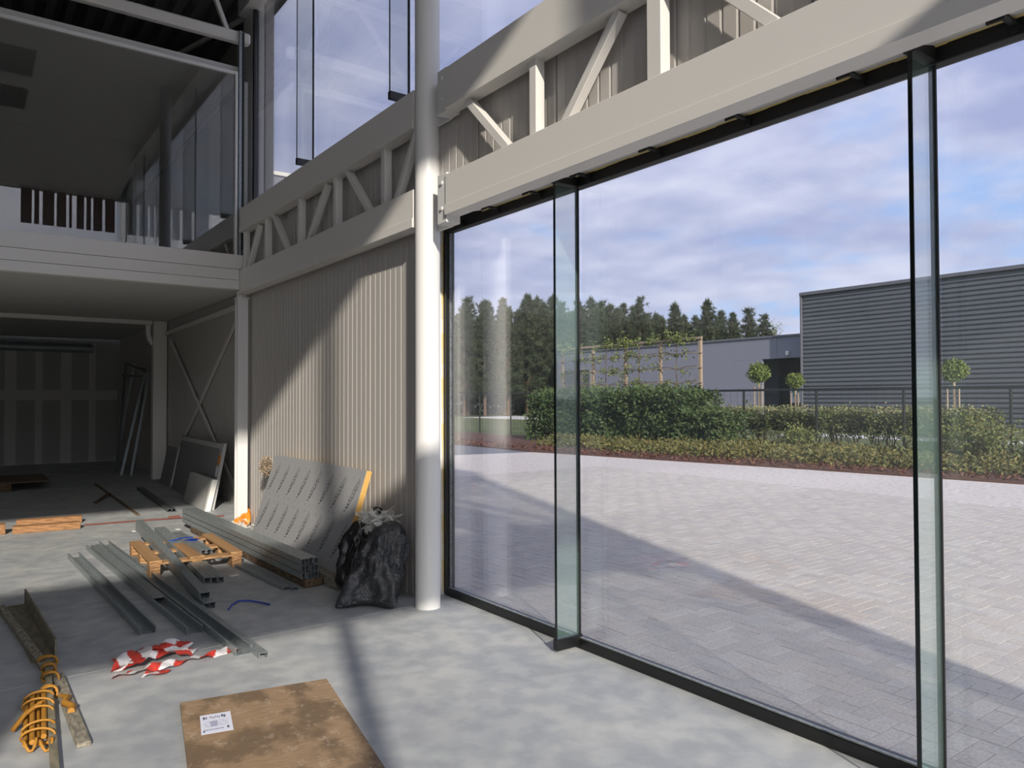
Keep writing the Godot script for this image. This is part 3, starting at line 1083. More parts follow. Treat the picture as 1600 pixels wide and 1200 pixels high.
# ---------------------------------------------------------------- fence, trellis
func build_fence_and_trellis() -> void:
	var f := thing("fence", "dark green wire mesh fence with thin posts and a top rail", "fence")
	var x := 20.0
	var zs := []
	var z := -0.0
	var k := 0
	while z > -43.0:
		zs.append(-9.86 + 2.5 * 4 - 2.5 * k)
		z = zs[-1]
		k += 1
	for zz in zs:
		var s := Shape.new()
		s.box(Vector3(x, 0.93, zz), Vector3(0.06, 1.86, 0.06), 0.006)
		part("post", s, M.fence_green, f)
	var r := Shape.new()
	r.box(Vector3(x, 1.86, (zs[0] + zs[-1]) * 0.5), Vector3(0.06, 0.07, zs[0] - zs[-1]), 0.006)
	part("top_rail", r, M.fence_green, f)
	var w := Shape.new()
	for i in 5: w.box(Vector3(x, 0.1 + i * 0.4, (zs[0] + zs[-1]) * 0.5), Vector3(0.006, 0.006, zs[0] - zs[-1]))
	var q: float = zs[-1]
	while q < zs[0]:
		w.box(Vector3(x, 0.93, q), Vector3(0.005, 1.8, 0.005))
		q += 0.25
	part("wire_mesh", w, M.fence_green, f, "", "stuff")
	# espalier frame
	var t := thing("trellis", "tall wooden trellis frame with four posts and espaliered climbers", "trellis")
	var px := 22.0
	var pz := [-26.1, -24.05, -22.1, -20.2, -18.24]
	for i in pz.size():
		var s := Shape.new()
		s.box(Vector3(px, 1.93, pz[i]), Vector3(0.12, 3.86, 0.13), 0.01)
		part("post", s, M.post_wood, t)
	for y in [3.84, 3.3, 2.75, 2.2, 1.65]:
		var s := Shape.new()
		var th := 0.09 if y > 3.5 else 0.035
		s.box(Vector3(px - 0.07, y, -22.2), Vector3(th, th, 8.2), 0.004)
		part("rail", s, M.post_wood, t)
	# climbers, one between each pair of posts
	for i in 4:
		var zc: float = (pz[i] + pz[i + 1]) * 0.5
		var c := thing("climber", ["sparse espaliered climber in the leftmost trellis bay, partly behind a glass fin", "espaliered climber with leaf clumps in the second trellis bay from the left", "leafy espaliered climber in the third trellis bay, densest along the top rail", "thin espaliered climber in the last trellis bay before the tallest post"][i], "climber", "climbers on the wooden trellis")
		var s := Shape.new()
		s.tube([Vector3(px - 0.16, 0, zc), Vector3(px - 0.15, 1.5, zc + 0.05), Vector3(px - 0.17, 2.6, zc - 0.04), Vector3(px - 0.15, 3.8, zc)], 0.03, 6, true, 0.012)
		for y in [1.7, 2.25, 2.8, 3.35]:
			s.tube([Vector3(px - 0.15, y - 0.1, zc), Vector3(px - 0.15, y, zc + 0.4), Vector3(px - 0.15, y + 0.02, zc + 0.9)], 0.012, 5)
			s.tube([Vector3(px - 0.15, y - 0.1, zc), Vector3(px - 0.15, y, zc - 0.4), Vector3(px - 0.15, y + 0.02, zc - 0.9)], 0.012, 5)
		part("stem", s, M.pine_bark, c)
		s = Shape.new()
		s.colored = true
		for b in 16 + 8 * i % 20:
			var y: float = [1.75, 2.2, 2.75, 3.3, 3.85, 3.9][rng.randi() % 6]
			var at := Vector3(px - 0.18, y + rng.randf_range(-0.12, 0.12), zc + rng.randf_range(-0.95, 0.95))
			for l in 26:
				leaf_at(s, at + Vector3(rng.randfn(0, 0.08), rng.randfn(0, 0.10), rng.randfn(0, 0.14)), 0.11, 0.07, Color(0.13, 0.17, 0.045), 0.35)
		part("foliage", s, M.leaves, c)

func rand_dir() -> Vector3:
	var y := rng.randf_range(-1, 1)
	var a := rng.randf_range(0, TAU)
	var r := sqrt(1 - y * y)
	return Vector3(cos(a) * r, y, sin(a) * r)

func leaf_at(s: Shape, at: Vector3, l: float, w: float, col: Color, vary := 0.3) -> void:
	var d := rand_dir()
	var side := d.cross(rand_dir()).normalized()
	var g := 1.0 + rng.randf_range(-vary, vary)
	var yl := 1.0 + rng.randf_range(-0.15, 0.25)
	s.tint = Color(col.r * g * yl, col.g * g, col.b * g)
	s.leaf(at, d, side, l * rng.randf_range(0.7, 1.2), w)

# leaves through the outer layer of a box-shaped hedge with bulges
func hedge_leaves(s: Shape, lo: Vector3, hi: Vector3, count: int, l: float, w: float, col: Color, bump: FastNoiseLite, rough: float, depth := 0.22) -> void:
	var sz := hi - lo
	var areas := [sz.y * sz.z, sz.x * sz.z, sz.x * sz.y, sz.x * sz.y]
	var tot: float = areas[0] + areas[1] + areas[2] + areas[3]
	for i in count:
		var r := rng.randf() * tot
		var p: Vector3
		var nrm: Vector3
		if r < areas[0]:
			p = Vector3(lo.x, rng.randf_range(lo.y, hi.y), rng.randf_range(lo.z, hi.z)); nrm = Vector3(-1, 0, 0)
		elif r < areas[0] + areas[1]:
			p = Vector3(rng.randf_range(lo.x, hi.x), hi.y, rng.randf_range(lo.z, hi.z)); nrm = Vector3(0, 1, 0)
		elif r < areas[0] + areas[1] + areas[2]:
			p = Vector3(rng.randf_range(lo.x, hi.x), rng.randf_range(lo.y, hi.y), hi.z); nrm = Vector3(0, 0, 1)
		else:
			p = Vector3(rng.randf_range(lo.x, hi.x), rng.randf_range(lo.y, hi.y), lo.z); nrm = Vector3(0, 0, -1)
		var b := bump.get_noise_3d(p.x * 1.2, p.y * 1.2, p.z * 1.2) * rough
		p += nrm * (b - rng.randf() * depth)
		leaf_at(s, p, l, w, col)

func build_plants() -> void:
	var bump := FastNoiseLite.new()
	bump.seed = 3
	bump.frequency = 0.6
	bump.fractal_octaves = 3
	# laurel hedge
	var h := thing("hedge", "dense glossy broad-leaved evergreen hedge in front of the wooden trellis", "hedge")
	var s := Shape.new()
	var lo := Vector3(17.75, 0.08, -23.3)
	var hi := Vector3(19.6, 1.82, -15.4)
	s.colored = true
	hedge_leaves(s, lo, hi, 13000, 0.15, 0.075, Color(0.055, 0.088, 0.03), bump, 0.35, 0.3)
	# the right end tapers into loose shoots
	hedge_leaves(s, Vector3(17.9, 0.05, -15.6), Vector3(19.3, 1.25, -14.2), 2600, 0.14, 0.07, Color(0.058, 0.09, 0.03), bump, 0.45, 0.5)
	for i in 160:
		var p := Vector3(rng.randf_range(lo.x + 0.1, hi.x - 0.2), hi.y - 0.05, rng.randf_range(lo.z, hi.z))
		for l in 7: leaf_at(s, p + Vector3(rng.randfn(0, 0.05), rng.randf_range(0.0, 0.26), rng.randfn(0, 0.05)), 0.12, 0.06, Color(0.075, 0.115, 0.035), 0.3)
	part("foliage", s, M.leaves, h)
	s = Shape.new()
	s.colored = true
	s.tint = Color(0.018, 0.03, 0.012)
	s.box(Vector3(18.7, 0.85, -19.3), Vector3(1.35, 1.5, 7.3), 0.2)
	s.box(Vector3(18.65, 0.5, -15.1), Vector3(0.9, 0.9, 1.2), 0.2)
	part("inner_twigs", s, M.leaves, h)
	# clipped hedge behind the fence
	h = thing("hedge", "clipped green hedge with a pale sunlit top behind the wire fence", "hedge")
	s = Shape.new()
	s.colored = true
	hedge_leaves(s, Vector3(21.4, 0.42, -17.6), Vector3(22.7, 1.18, -8.6), 14000, 0.09, 0.05, Color(0.095, 0.115, 0.042), bump, 0.4, 0.3)
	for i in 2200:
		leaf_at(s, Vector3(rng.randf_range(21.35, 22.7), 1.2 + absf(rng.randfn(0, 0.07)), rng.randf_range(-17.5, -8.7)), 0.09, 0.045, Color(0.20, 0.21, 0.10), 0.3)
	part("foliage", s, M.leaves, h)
	s = Shape.new()
	for i in 44:
		var b := Vector3(22.05 + rng.randf_range(-0.4, 0.4), 0, -17.4 + i * 0.2)
		for k in 4:
			s.tube([b, b + Vector3(rng.randf_range(-0.2, 0.2), 0.35, rng.randf_range(-0.15, 0.15)), b + Vector3(rng.randf_range(-0.4, 0.4), 0.95, rng.randf_range(-0.3, 0.3))], 0.014, 4)
	part("stem", s, M.pine_bark, h)
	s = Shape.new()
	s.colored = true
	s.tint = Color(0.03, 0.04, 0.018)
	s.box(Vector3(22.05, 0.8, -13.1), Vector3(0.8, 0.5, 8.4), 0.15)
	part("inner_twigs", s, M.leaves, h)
	# loose shrubs on the right
	var shrubs := [[19.2, -8.7, 1.15, 0.75, "bushy olive-green shrub right of the near glass fin, in front of the dark unit"], [18.6, -7.4, 1.2, 0.8, "upright feathery shrub, middle one of three at the right edge"], [18.9, -6.0, 0.95, 0.85, "low spreading shrub at the far right edge of the view"], [21.5, -6.9, 1.0, 0.8, "shrub behind the fence, half hidden by the nearer feathery shrubs"], [19.0, -12.3, 0.75, 0.6, "small shrub at the fence foot below the clipped hedge"]]
	for e in shrubs:
		var b := thing("shrub", e[4], "shrub", "", "", Vector3(e[0], 0, e[1]))
		s = Shape.new()
		s.colored = true
		var st := Shape.new()
		for i in 34:
			var d := Vector3(rng.randfn(0, 0.55), rng.randf_range(0.7, 1.4), rng.randfn(0, 0.55)).normalized()
			var ln: float = e[2] * rng.randf_range(0.7, 1.2)
			d = Vector3(d.x * e[3] / e[2] * 1.2, d.y, d.z * e[3] / e[2] * 1.2)
			st.tube([Vector3.ZERO, d * ln * 0.5, d * ln], 0.012, 4, false, 0.004)
			for k in 75:
				var q := rng.randf_range(0.15, 1.05)
				leaf_at(s, d * ln * q + Vector3(rng.randfn(0, 0.06), rng.randfn(0, 0.05), rng.randfn(0, 0.06)), 0.10, 0.045, Color(0.12, 0.145, 0.045), 0.35)
		part("foliage", s, M.leaves, b)
		part("stem", st, M.pine_bark, b)
	# low ground cover along the bed
	s = Shape.new()
	s.colored = true
	for i in 5200:
		var z := rng.randf_range(-20.5, -3.0)
		var e := lerpf(15.35, 16.75, clampf((z + 17.4) / 12.5, 0, 1)) + (0.35 if z < -17.0 else 0.0)
		var x := e + pow(rng.randf(), 0.8) * (19.8 - e)
		var hgt := 0.18 + 0.14 * bump.get_noise_2d(x * 2.0, z * 2.0) + (0.1 if x > e + 0.4 else 0.0)
		for l in 5:
			leaf_at(s, Vector3(x + rng.randfn(0, 0.1), maxf(0.05, hgt * rng.randf_range(0.4, 1.2)), z + rng.randfn(0, 0.1)), 0.13, 0.05, Color(0.125, 0.125, 0.042), 0.35)
	tag(part("ground_cover", s, M.leaves, self), "low feathery olive-green ground cover along the mulch strip", "ground cover", "", "stuff")
	# standard trees with ball crowns
	var balls := [[32.5, -23.25, 2.85, 0.52, "ball-crowned standard tree beside the dark porch, the leftmost of three"], [35.8, -23.35, 2.5, 0.42, "small ball-crowned standard tree right of the notice board"], [31.9, -13.75, 2.65, 0.46, "ball-crowned standard tree in front of the dark corrugated wall"]]
	for e in balls:
		var b := thing("ball_tree", e[4], "tree", "", "", Vector3(e[0], 0, e[1]))
		s = Shape.new()
		s.tube([Vector3(0, 0, 0), Vector3(0.02, e[2] * 0.5, 0.02), Vector3(0, e[2] + 0.1, 0)], 0.075, 8, true, 0.045)
		part("trunk", s, M.post_wood, b)
		s = Shape.new()
		for zz in [-0.22, 0.22]:
			s.tube([Vector3(-0.05, 0, zz), Vector3(-0.05, e[2] - 0.6, zz)], 0.035, 6)
		part("stake", s, M.post_wood, b)
		s = Shape.new()
		s.colored = true
		for i in 1500:
			var d := rand_dir()
			var r: float = e[3] * (1.0 + 0.35 * bump.get_noise_3d(d.x * 2.5 + e[0], d.y * 2.5, d.z * 2.5)) * (0.72 + 0.28 * rng.randf())
			if d.y < -0.4: r *= 0.8
			leaf_at(s, Vector3(0, e[2], 0) + d * r, 0.15, 0.08, Color(0.13, 0.175, 0.045), 0.35)
		part("crown", s, M.leaves, b)
	build_pines(bump)

func pine_meshes(hgt: float, spread: float, bare: float) -> Array:
	var tr := Shape.new()
	var bend := rng.randf_range(-0.25, 0.25)
	tr.tube([Vector3.ZERO, Vector3(bend * 0.5, hgt * 0.4, 0.1), Vector3(bend, hgt * 0.8, 0), Vector3(bend * 0.7, hgt * 0.99, 0)], 0.17, 7, false, 0.03)
	var cr := Shape.new()
	cr.colored = true
	var levels := 17
	for lv in levels:
		var t := float(lv) / (levels - 1)
		var y := lerpf(hgt * bare, hgt * 0.985, t)
		var reach := spread * (0.55 + 0.45 * sin(clampf(t * 1.5 + 0.35, 0, PI))) * (1.0 - pow(t, 1.35) * 0.92)
		var nb := 6 if t < 0.85 else 4
		var off := rng.randf_range(0, TAU)
		for b in nb:
			var a := off + TAU * b / nb + rng.randf_range(-0.35, 0.35)
			var ln := reach * rng.randf_range(0.6, 1.15)
			var dir := Vector3(cos(a), rng.randf_range(-0.05, 0.25) + t * 0.5, sin(a)).normalized()
			var from := Vector3(bend * minf(t + 0.3, 1.0), y, 0)
			tr.tube([from, from + dir * ln * 0.55, from + dir * ln * 0.95 + Vector3(0, 0.12, 0)], 0.035, 4, false, 0.012)
			var n := int(4 + ln * 4.0)
			for k in n:
				var q := lerpf(0.3, 1.05, float(k) / n)
				var at := from + dir * ln * q + Vector3(rng.randfn(0, 0.13), rng.randfn(0.06, 0.10), rng.randfn(0, 0.13))
				var tone := rng.randf_range(0.7, 1.25)
				for w in 15:
					var d := (rand_dir() + Vector3(0, 0.45, 0) + dir * 0.4).normalized()
					var sd := d.cross(rand_dir()).normalized()
					var g := tone * rng.randf_range(0.8, 1.2)
					cr.tint = Color(0.050 * g, 0.064 * g, 0.032 * g)
					var l := rng.randf_range(0.26, 0.5)
					cr.tri(at - sd * 0.035, at + sd * 0.035, at + d * l)
	# leader shoot
	for w in 40:
		var at := Vector3(bend * 0.7, hgt * rng.randf_range(0.95, 1.02), 0)
		var d := (rand_dir() * 0.6 + Vector3(0, 0.7, 0)).normalized()
		var sd := d.cross(rand_dir()).normalized()
		cr.tint = Color(0.07, 0.095, 0.04)
		cr.tri(at - sd * 0.04, at + sd * 0.04, at + d * 0.5)
	return [tr.mesh(M.pine_bark), cr.mesh(M.needles)]

func ordinal(k: int) -> String:
	return ["first", "second", "third", "fourth", "fifth", "sixth", "seventh", "eighth", "ninth", "tenth", "eleventh", "twelfth", "thirteenth", "fourteenth", "fifteenth", "sixteenth", "seventeenth", "eighteenth", "nineteenth", "twentieth"][k]

func build_pines(bump: FastNoiseLite) -> void:
	var protos := []
	for i in 6:
		var p := pine_meshes(10.0, [2.6, 3.0, 2.4, 3.1, 2.7, 2.8][i], [0.2, 0.14, 0.24, 0.18, 0.13, 0.16][i])
		protos.append(p)
	# rows along the edge of the wood; first row fills from the left, further rows close the gaps
	# the edge of the wood runs from beside the drive to behind the low grey unit
	var count := 0
	for row in 3:
		for i in 20:
			var t := (i + 0.5 * (row % 2) + rng.randf_range(-0.18, 0.18)) / 19.0
			var a := Vector3(34.0, 0, -64.0)
			var b := Vector3(69.5, 0, -49.0)
			var back := Vector3(0.3, 0, -0.95) * (row * 4.0 + rng.randf_range(-0.8, 0.8))
			var at := a.lerp(b, t) + back
			var hg := lerpf(11.3, 10.7, t) + rng.randf_range(-1.3, 1.0) + row * 0.45
			if t > 0.86: hg -= 0.6
			var pr = protos[rng.randi() % 6]
			var lab: String = ["dark green pine in the front row of the wood, %s from its left end", "dark green pine in the second row of the wood, %s from its left end", "dark green pine deep in the third row of the wood, %s from its left end"][row] % ordinal(i)
			var o := thing("pine_tree", lab, "tree", ["front row pines of the wood", "second row pines of the wood", "rear pines of the wood"][row], "", at)
			o.scale = Vector3.ONE * (hg / 10.0)
			o.rotation.y = rng.randf_range(0, TAU)
			put("trunk", pr[0], o)
			put("crown", pr[1], o)
			count += 1
	# undergrowth at the foot of the wood
	var s := Shape.new()
	s.colored = true
	for i in 5000:
		var t := rng.randf()
		var p := Vector3(33.0, 0, -66.0).lerp(Vector3(70.0, 0, -51.0), t) + Vector3(0.3, 0, -0.95) * rng.randf_range(3.0, 11.0)
		leaf_at(s, p + Vector3(0, rng.randf_range(0.0, 2.4), 0), 0.7, 0.35, Color(0.05, 0.06, 0.03), 0.35)
	tag(part("undergrowth", s, M.leaves, self), "dark undergrowth at the foot of the pine wood", "undergrowth", "", "stuff")
	# loose broad-leaved tree at the right end of the wood
	var o := thing("birch_tree", "airy light green broad-leaved tree at the right end of the wood, above the grey unit", "tree", "", "", Vector3(75.0, 0, -52.5))
	var tr := Shape.new()
	tr.tube([Vector3.ZERO, Vector3(0.1, 5, 0), Vector3(0.2, 9.6, 0)], 0.14, 7, false, 0.04)
	var cr := Shape.new()
	cr.colored = true
	for i in 70:
		var y := rng.randf_range(4.0, 10.2)
		var a := rng.randf_range(0, TAU)
		var c := Vector3(cos(a), 0, sin(a)) * rng.randf_range(0.3, 2.0) + Vector3(0.2, y, 0)
		tr.tube([Vector3(0.1, y - 0.8, 0), c], 0.03, 4, false, 0.01)
		for l in 36: leaf_at(cr, c + Vector3(rng.randfn(0, 0.3), rng.randfn(0, 0.26), rng.randfn(0, 0.3)), 0.2, 0.14, Color(0.14, 0.17, 0.07), 0.3)
	part("trunk", tr, M.pine_bark, o)
	part("crown", cr, M.leaves, o)

# ---------------------------------------------------------------- under the mezzanine
func slab_between(b0: Vector3, b1: Vector3, up_v: Vector3, thick: float, bev := 0.003) -> Shape:
	# a sheet whose bottom edge runs b0 to b1 and which rises along up_v; its front looks to the hall
	var s := Shape.new()
	var u := (b1 - b0).normalized()
	var upn := (up_v - u * up_v.dot(u)).normalized()
	var nrm := u.cross(upn).normalized()
	var h := up_v.length()
	var l := b0.distance_to(b1)
	if nrm.x > 0: nrm = -nrm
	s.box((b0 + b1) * 0.5 + upn * h * 0.5 - nrm * thick * 0.5, Vector3(l, h, thick), bev, Basis(u, upn, u.cross(upn)))
	return s

func channel(w: float, h: float, lip := 0.006, t := 0.0025, open_up := true) -> PackedVector2Array:
	var a := w * 0.5
	var p := [Vector2(-a, 0), Vector2(a, 0), Vector2(a, h), Vector2(a - lip, h), Vector2(a - lip, h - t), Vector2(a - t, h - t), Vector2(a - t, t), Vector2(-a + t, t), Vector2(-a + t, h - t), Vector2(-a + lip, h - t), Vector2(-a + lip, h), Vector2(-a, h)]
	if not open_up:
		for i in p.size(): p[i] = Vector2(p[i].x, h - p[i].y)
	return PackedVector2Array(p)

func stud(called: String, label: String, a: Vector3, b: Vector3, w: float, h: float, open_up: bool, m: Material, group := "", roll := 0.0) -> MeshInstance3D:
	var s := Shape.new()
	var f := (b - a).normalized()
	var upv := Vector3.UP.rotated(f, roll)
	s.prism(channel(w, h, 0.012, 0.003, open_up), a, b, upv)
	var o := part(called, s, m, self)
	tag(o, label, "metal profile", group)
	return o

func build_under_mezzanine() -> void:
	# leaning boards
	var b := thing("board", "tall narrow grey board with a thick white edge, leftmost of the leaning boards", "board")
	part("core", slab_between(Vector3(3.14, 0.002, -15.80), Vector3(3.131, 0.002, -14.88), Vector3(0.15, 0.735, 0), 0.08), M.white_board, b)
	part("facing", slab_between(Vector3(3.128, 0.006, -15.79), Vector3(3.119, 0.006, -14.89), Vector3(0.15, 0.725, 0), 0.012), M.grey_board, b)
	b = thing("board", "large dark grey framed panel leaning on the wall with orange and white stickers", "panel")
	var p0 := Vector3(3.12, 0.002, -14.74)
	var p1 := Vector3(2.975, 0.002, -11.46)
	var upv := Vector3(0.18, 0.965, 0.0)
	part("face", slab_between(p0, p1, upv, 0.03), M.grey_board, b)
	var u := (p1 - p0).normalized()
	var n := upv.normalized()
	for e in [[0.0, 1.0, 0.89, 0.965], [0.0, 1.0, 0.0, 0.06]]:
		part("frame_strip", slab_between(p0 + n * e[2] + Vector3(-0.012, 0, 0), p1 + n * e[2] + Vector3(-0.012, 0, 0), n * (e[3] - e[2]), 0.012), M.light_board if e[2] > 0.5 else M.grey_board, b)
	part("frame_strip", slab_between(p1 - u * 0.14 + Vector3(-0.014, 0.002, 0), p1 + u * 0.02 + Vector3(-0.014, 0.002, 0), upv * 0.995, 0.045), M.light_board, b)
	part("sticker", slab_between(p1 - u * 0.13 + n * 0.66 + Vector3(-0.017, 0, 0), p1 + n * 0.66 + Vector3(-0.017, 0, 0), n * 0.14, 0.003, 0.0), M.orange_plastic, b, "orange sticker")
	part("sticker", slab_between(p1 - u * 0.15 + n * 0.49 + Vector3(-0.017, 0, 0), p1 - u * 0.02 + n * 0.49 + Vector3(-0.017, 0, 0), n * 0.14, 0.003, 0.0), M.paper_white, b, "white sticker")
	b = thing("board", "short light grey board with a bright white edge in front of the large panel", "board")
	part("core", slab_between(Vector3(2.89, 0.002, -12.75), Vector3(2.86, 0.002, -11.36), Vector3(0.10, 0.455, 0), 0.075), M.white_board, b)
	part("facing", slab_between(Vector3(2.876, 0.005, -12.745), Vector3(2.848, 0.005, -11.38), Vector3(0.10, 0.45, 0), 0.01), M.light_board, b)
	# lone profile on the floor
	var pr := thing("metal_profile", "single dark steel profile lying in front of the leaning boards", "metal profile")
	var s := Shape.new()
	s.prism(channel(0.05, 0.045, 0.012, 0.003, false), Vector3(2.60, 0.002, -14.9), Vector3(2.44, 0.002, -11.62))
	part("channel", s, M.zinc_dark, pr)
	s = Shape.new()
	s.prism(channel(0.05, 0.045, 0.012, 0.003, false), Vector3(2.652, 0.002, -14.9), Vector3(2.492, 0.002, -11.60))
	part("channel", s, M.zinc_dark, pr)
	# profiles and a door frame leaning in the dark corner
	for e in [[Vector3(2.77, 0.0, -17.95), Vector3(3.27, 2.22, -18.2), "steel profile leaning in the dark corner, the left one of the bright pair"], [Vector3(2.94, 0.0, -17.83), Vector3(3.33, 2.27, -18.0), "steel profile leaning in the dark corner, nearest the broad column"], [Vector3(3.0, 0.0, -20.2), Vector3(3.36, 2.5, -20.0), "dim steel profile leaning in the dark corner, farthest from the broad column"]]:
		s = Shape.new()
		s.prism(channel(0.05, 0.05, 0.012, 0.003, true), e[0], e[1], Vector3(1, 0, 0))
		tag(part("metal_profile", s, M.zinc, self), e[2], "metal profile")
	var lf := thing("leaning_frame", "grey rectangular metal frame leaning in the dark corner behind the profiles", "frame")
	for e in [[Vector3(2.85, 0.0, -18.9), Vector3(3.05, 2.46, -19.0)], [Vector3(3.1, 0.0, -18.3), Vector3(3.33, 2.3, -18.35)]]:
		s = Shape.new()
		s.bar(e[0], e[1], 0.05, 0.03, 0.003)
		part("upright", s, M.zinc_dark, lf)
	s = Shape.new()
	s.bar(Vector3(3.05, 2.44, -19.0), Vector3(3.33, 2.28, -18.35), 0.03, 0.05, 0.003)
	part("head_bar", s, M.zinc_dark, lf)
	s = Shape.new()
	s.bar(Vector3(2.96, 2.17, -18.94), Vector3(3.31, 2.14, -18.34), 0.03, 0.04, 0.003)
	part("cross_bar", s, M.zinc_dark, lf)
	# spiral duct on the back wall
	var d := thing("duct", "shiny galvanised round duct running along the dark back wall", "duct")
	s = Shape.new()
	var prof := []
	var x := -11.5
	var pts := [Vector3(-11.5, 2.97, -22.3), Vector3(2.78, 2.95, -22.3)]
	s.tube(pts, 0.11, 20)
	part("pipe", s, M.zinc, d)
	s = Shape.new()
	while x < 2.75:
		s.tube([Vector3(x, 2.965, -22.3), Vector3(x + 0.012, 2.965, -22.3)], 0.116, 20)
		x += 0.12
	part("seam", s, M.zinc, d)
	for e in [-8.0, -5.0, -2.0, 1.0, 2.6]:
		s = Shape.new()
		s.bar(Vector3(e, 3.08, -22.3), Vector3(e, 3.23, -22.3), 0.012, 0.012)
		part("hanger", s, M.zinc, d)
	# low platform on the left, battens, timbers
	var pf := thing("platform", "low brown plywood sheet on battens in the dim area at left", "platform")
	s = Shape.new()
	s.box(Vector3(0.1, 0.155, -16.7), Vector3(2.46, 0.025, 1.5), 0.003)
	part("sheet", s, M.brown_timber, pf)
	for z in [-16.0, -16.7, -17.35]:
		s = Shape.new()
		s.box(Vector3(-0.1, 0.071, z), Vector3(1.7, 0.142, 0.08), 0.004)
		part("batten", s, M.brown_timber, pf)
	for e in [[Vector3(2.1, 0.012, -16.3), Vector3(2.02, 0.012, -11.55), 0.04, "thin brown batten lying lengthwise on the pale floor under the mezzanine"], [Vector3(2.03, 0.04, -14.2), Vector3(1.71, 0.012, -13.3), 0.05, "short brown batten lying across the long thin batten"]]:
		s = Shape.new()
		s.bar(e[0], e[1], e[2], 0.02, 0.003)
		tag(part("batten", s, M.brown_timber, self), e[3], "batten")
	var beams := [[Vector3(0.53, 0.043, -10.93), Vector3(1.24, 0.043, -10.87), 0.14, 0.085, "orange-brown timber block in front, the nearer of the pair by the red rod"], [Vector3(0.60, 0.043, -11.5), Vector3(1.32, 0.043, -11.42), 0.14, 0.085, "orange-brown timber block just behind the nearer one, by the red rod"], [Vector3(-0.7, 0.06, -11.02), Vector3(0.46, 0.06, -11.0), 0.2, 0.12, "thicker timber block cut off by the left picture edge"]]
	for e in beams:
		s = Shape.new()
		s.bar(e[0], e[1], e[2], e[3], 0.006)
		tag(part("timber_block", s, M.orange_timber, self), e[4], "timber")
	s = Shape.new()
	s.tube([Vector3(1.30, 0.012, -11.02), Vector3(1.9, 0.012, -10.98), Vector3(2.28, 0.012, -10.92)], 0.011, 8)
	s.tube([Vector3(2.28, 0.024, -10.92), Vector3(2.42, 0.024, -10.90)], 0.022, 8)
	s.tube([Vector3(2.42, 0.012, -10.90), Vector3(2.95, 0.012, -10.72)], 0.011, 8)
	tag(part("rod", s, M.red_rod, self), "thin reddish brown rod lying along the mezzanine edge on the floor", "rod")

# ---------------------------------------------------------------- building materials on the hall floor
func print_image() -> ImageTexture:
	# printed foil: two rows of slanted loops with scribbled words and rows of faint dots
	var w := 1400
	var h := 560
	var im := Image.create(w, h, false, Image.FORMAT_RGB8)
	im.fill(Color(0.655, 0.66, 0.67))
	for y in range(24, h, 46): im.fill_rect(Rect2i(0, y, w, 1), Color(0.61, 0.615, 0.625))
	var ink := Color(0.16, 0.165, 0.18)
	var dot := Color(0.50, 0.51, 0.55)
	for row in 2:
		var cy := 160.0 + row * 250.0
		for k in 8:
			var cx := 92.0 + k * 174.0
			for dd in 2:
				im.fill_rect(Rect2i(int(cx - 40 + dd * 70), int(cy - 112), 9, 9), dot)
				im.fill_rect(Rect2i(int(cx - 60 + dd * 70), int(cy + 100), 9, 9), dot)
			# axis of the word, rising to the right
			var ax := Vector2(0.42, -0.91).normalized()
			var ay := Vector2(ax.y, -ax.x)
			var last := Vector2.ZERO
			for i in 420:
				var t := i / 419.0
				var p: Vector2
				if t < 0.55:
					# scribbled letters
					var q := t / 0.55
					p = ax * lerpf(-95, 70, q) + ay * (9.0 * sin(q * 46.0) + 5.0 * sin(q * 17.0))
					p += ax * 5.0 * cos(q * 46.0)
				else:
					var a := (t - 0.55) / 0.45 * TAU * 0.94
					p = ax * (22.0 + 86.0 * cos(a)) + ay * 17.0 * sin(a)
				p += Vector2(cx, cy)
				if i > 0:
					var steps := int(last.distance_to(p)) + 1
					if i != 231:
						for j in steps:
							var r := last.lerp(p, float(j) / steps)
							im.fill_rect(Rect2i(int(r.x) - 1, int(r.y) - 1, 3, 3), ink)
				last = p
	return ImageTexture.create_from_image(im)

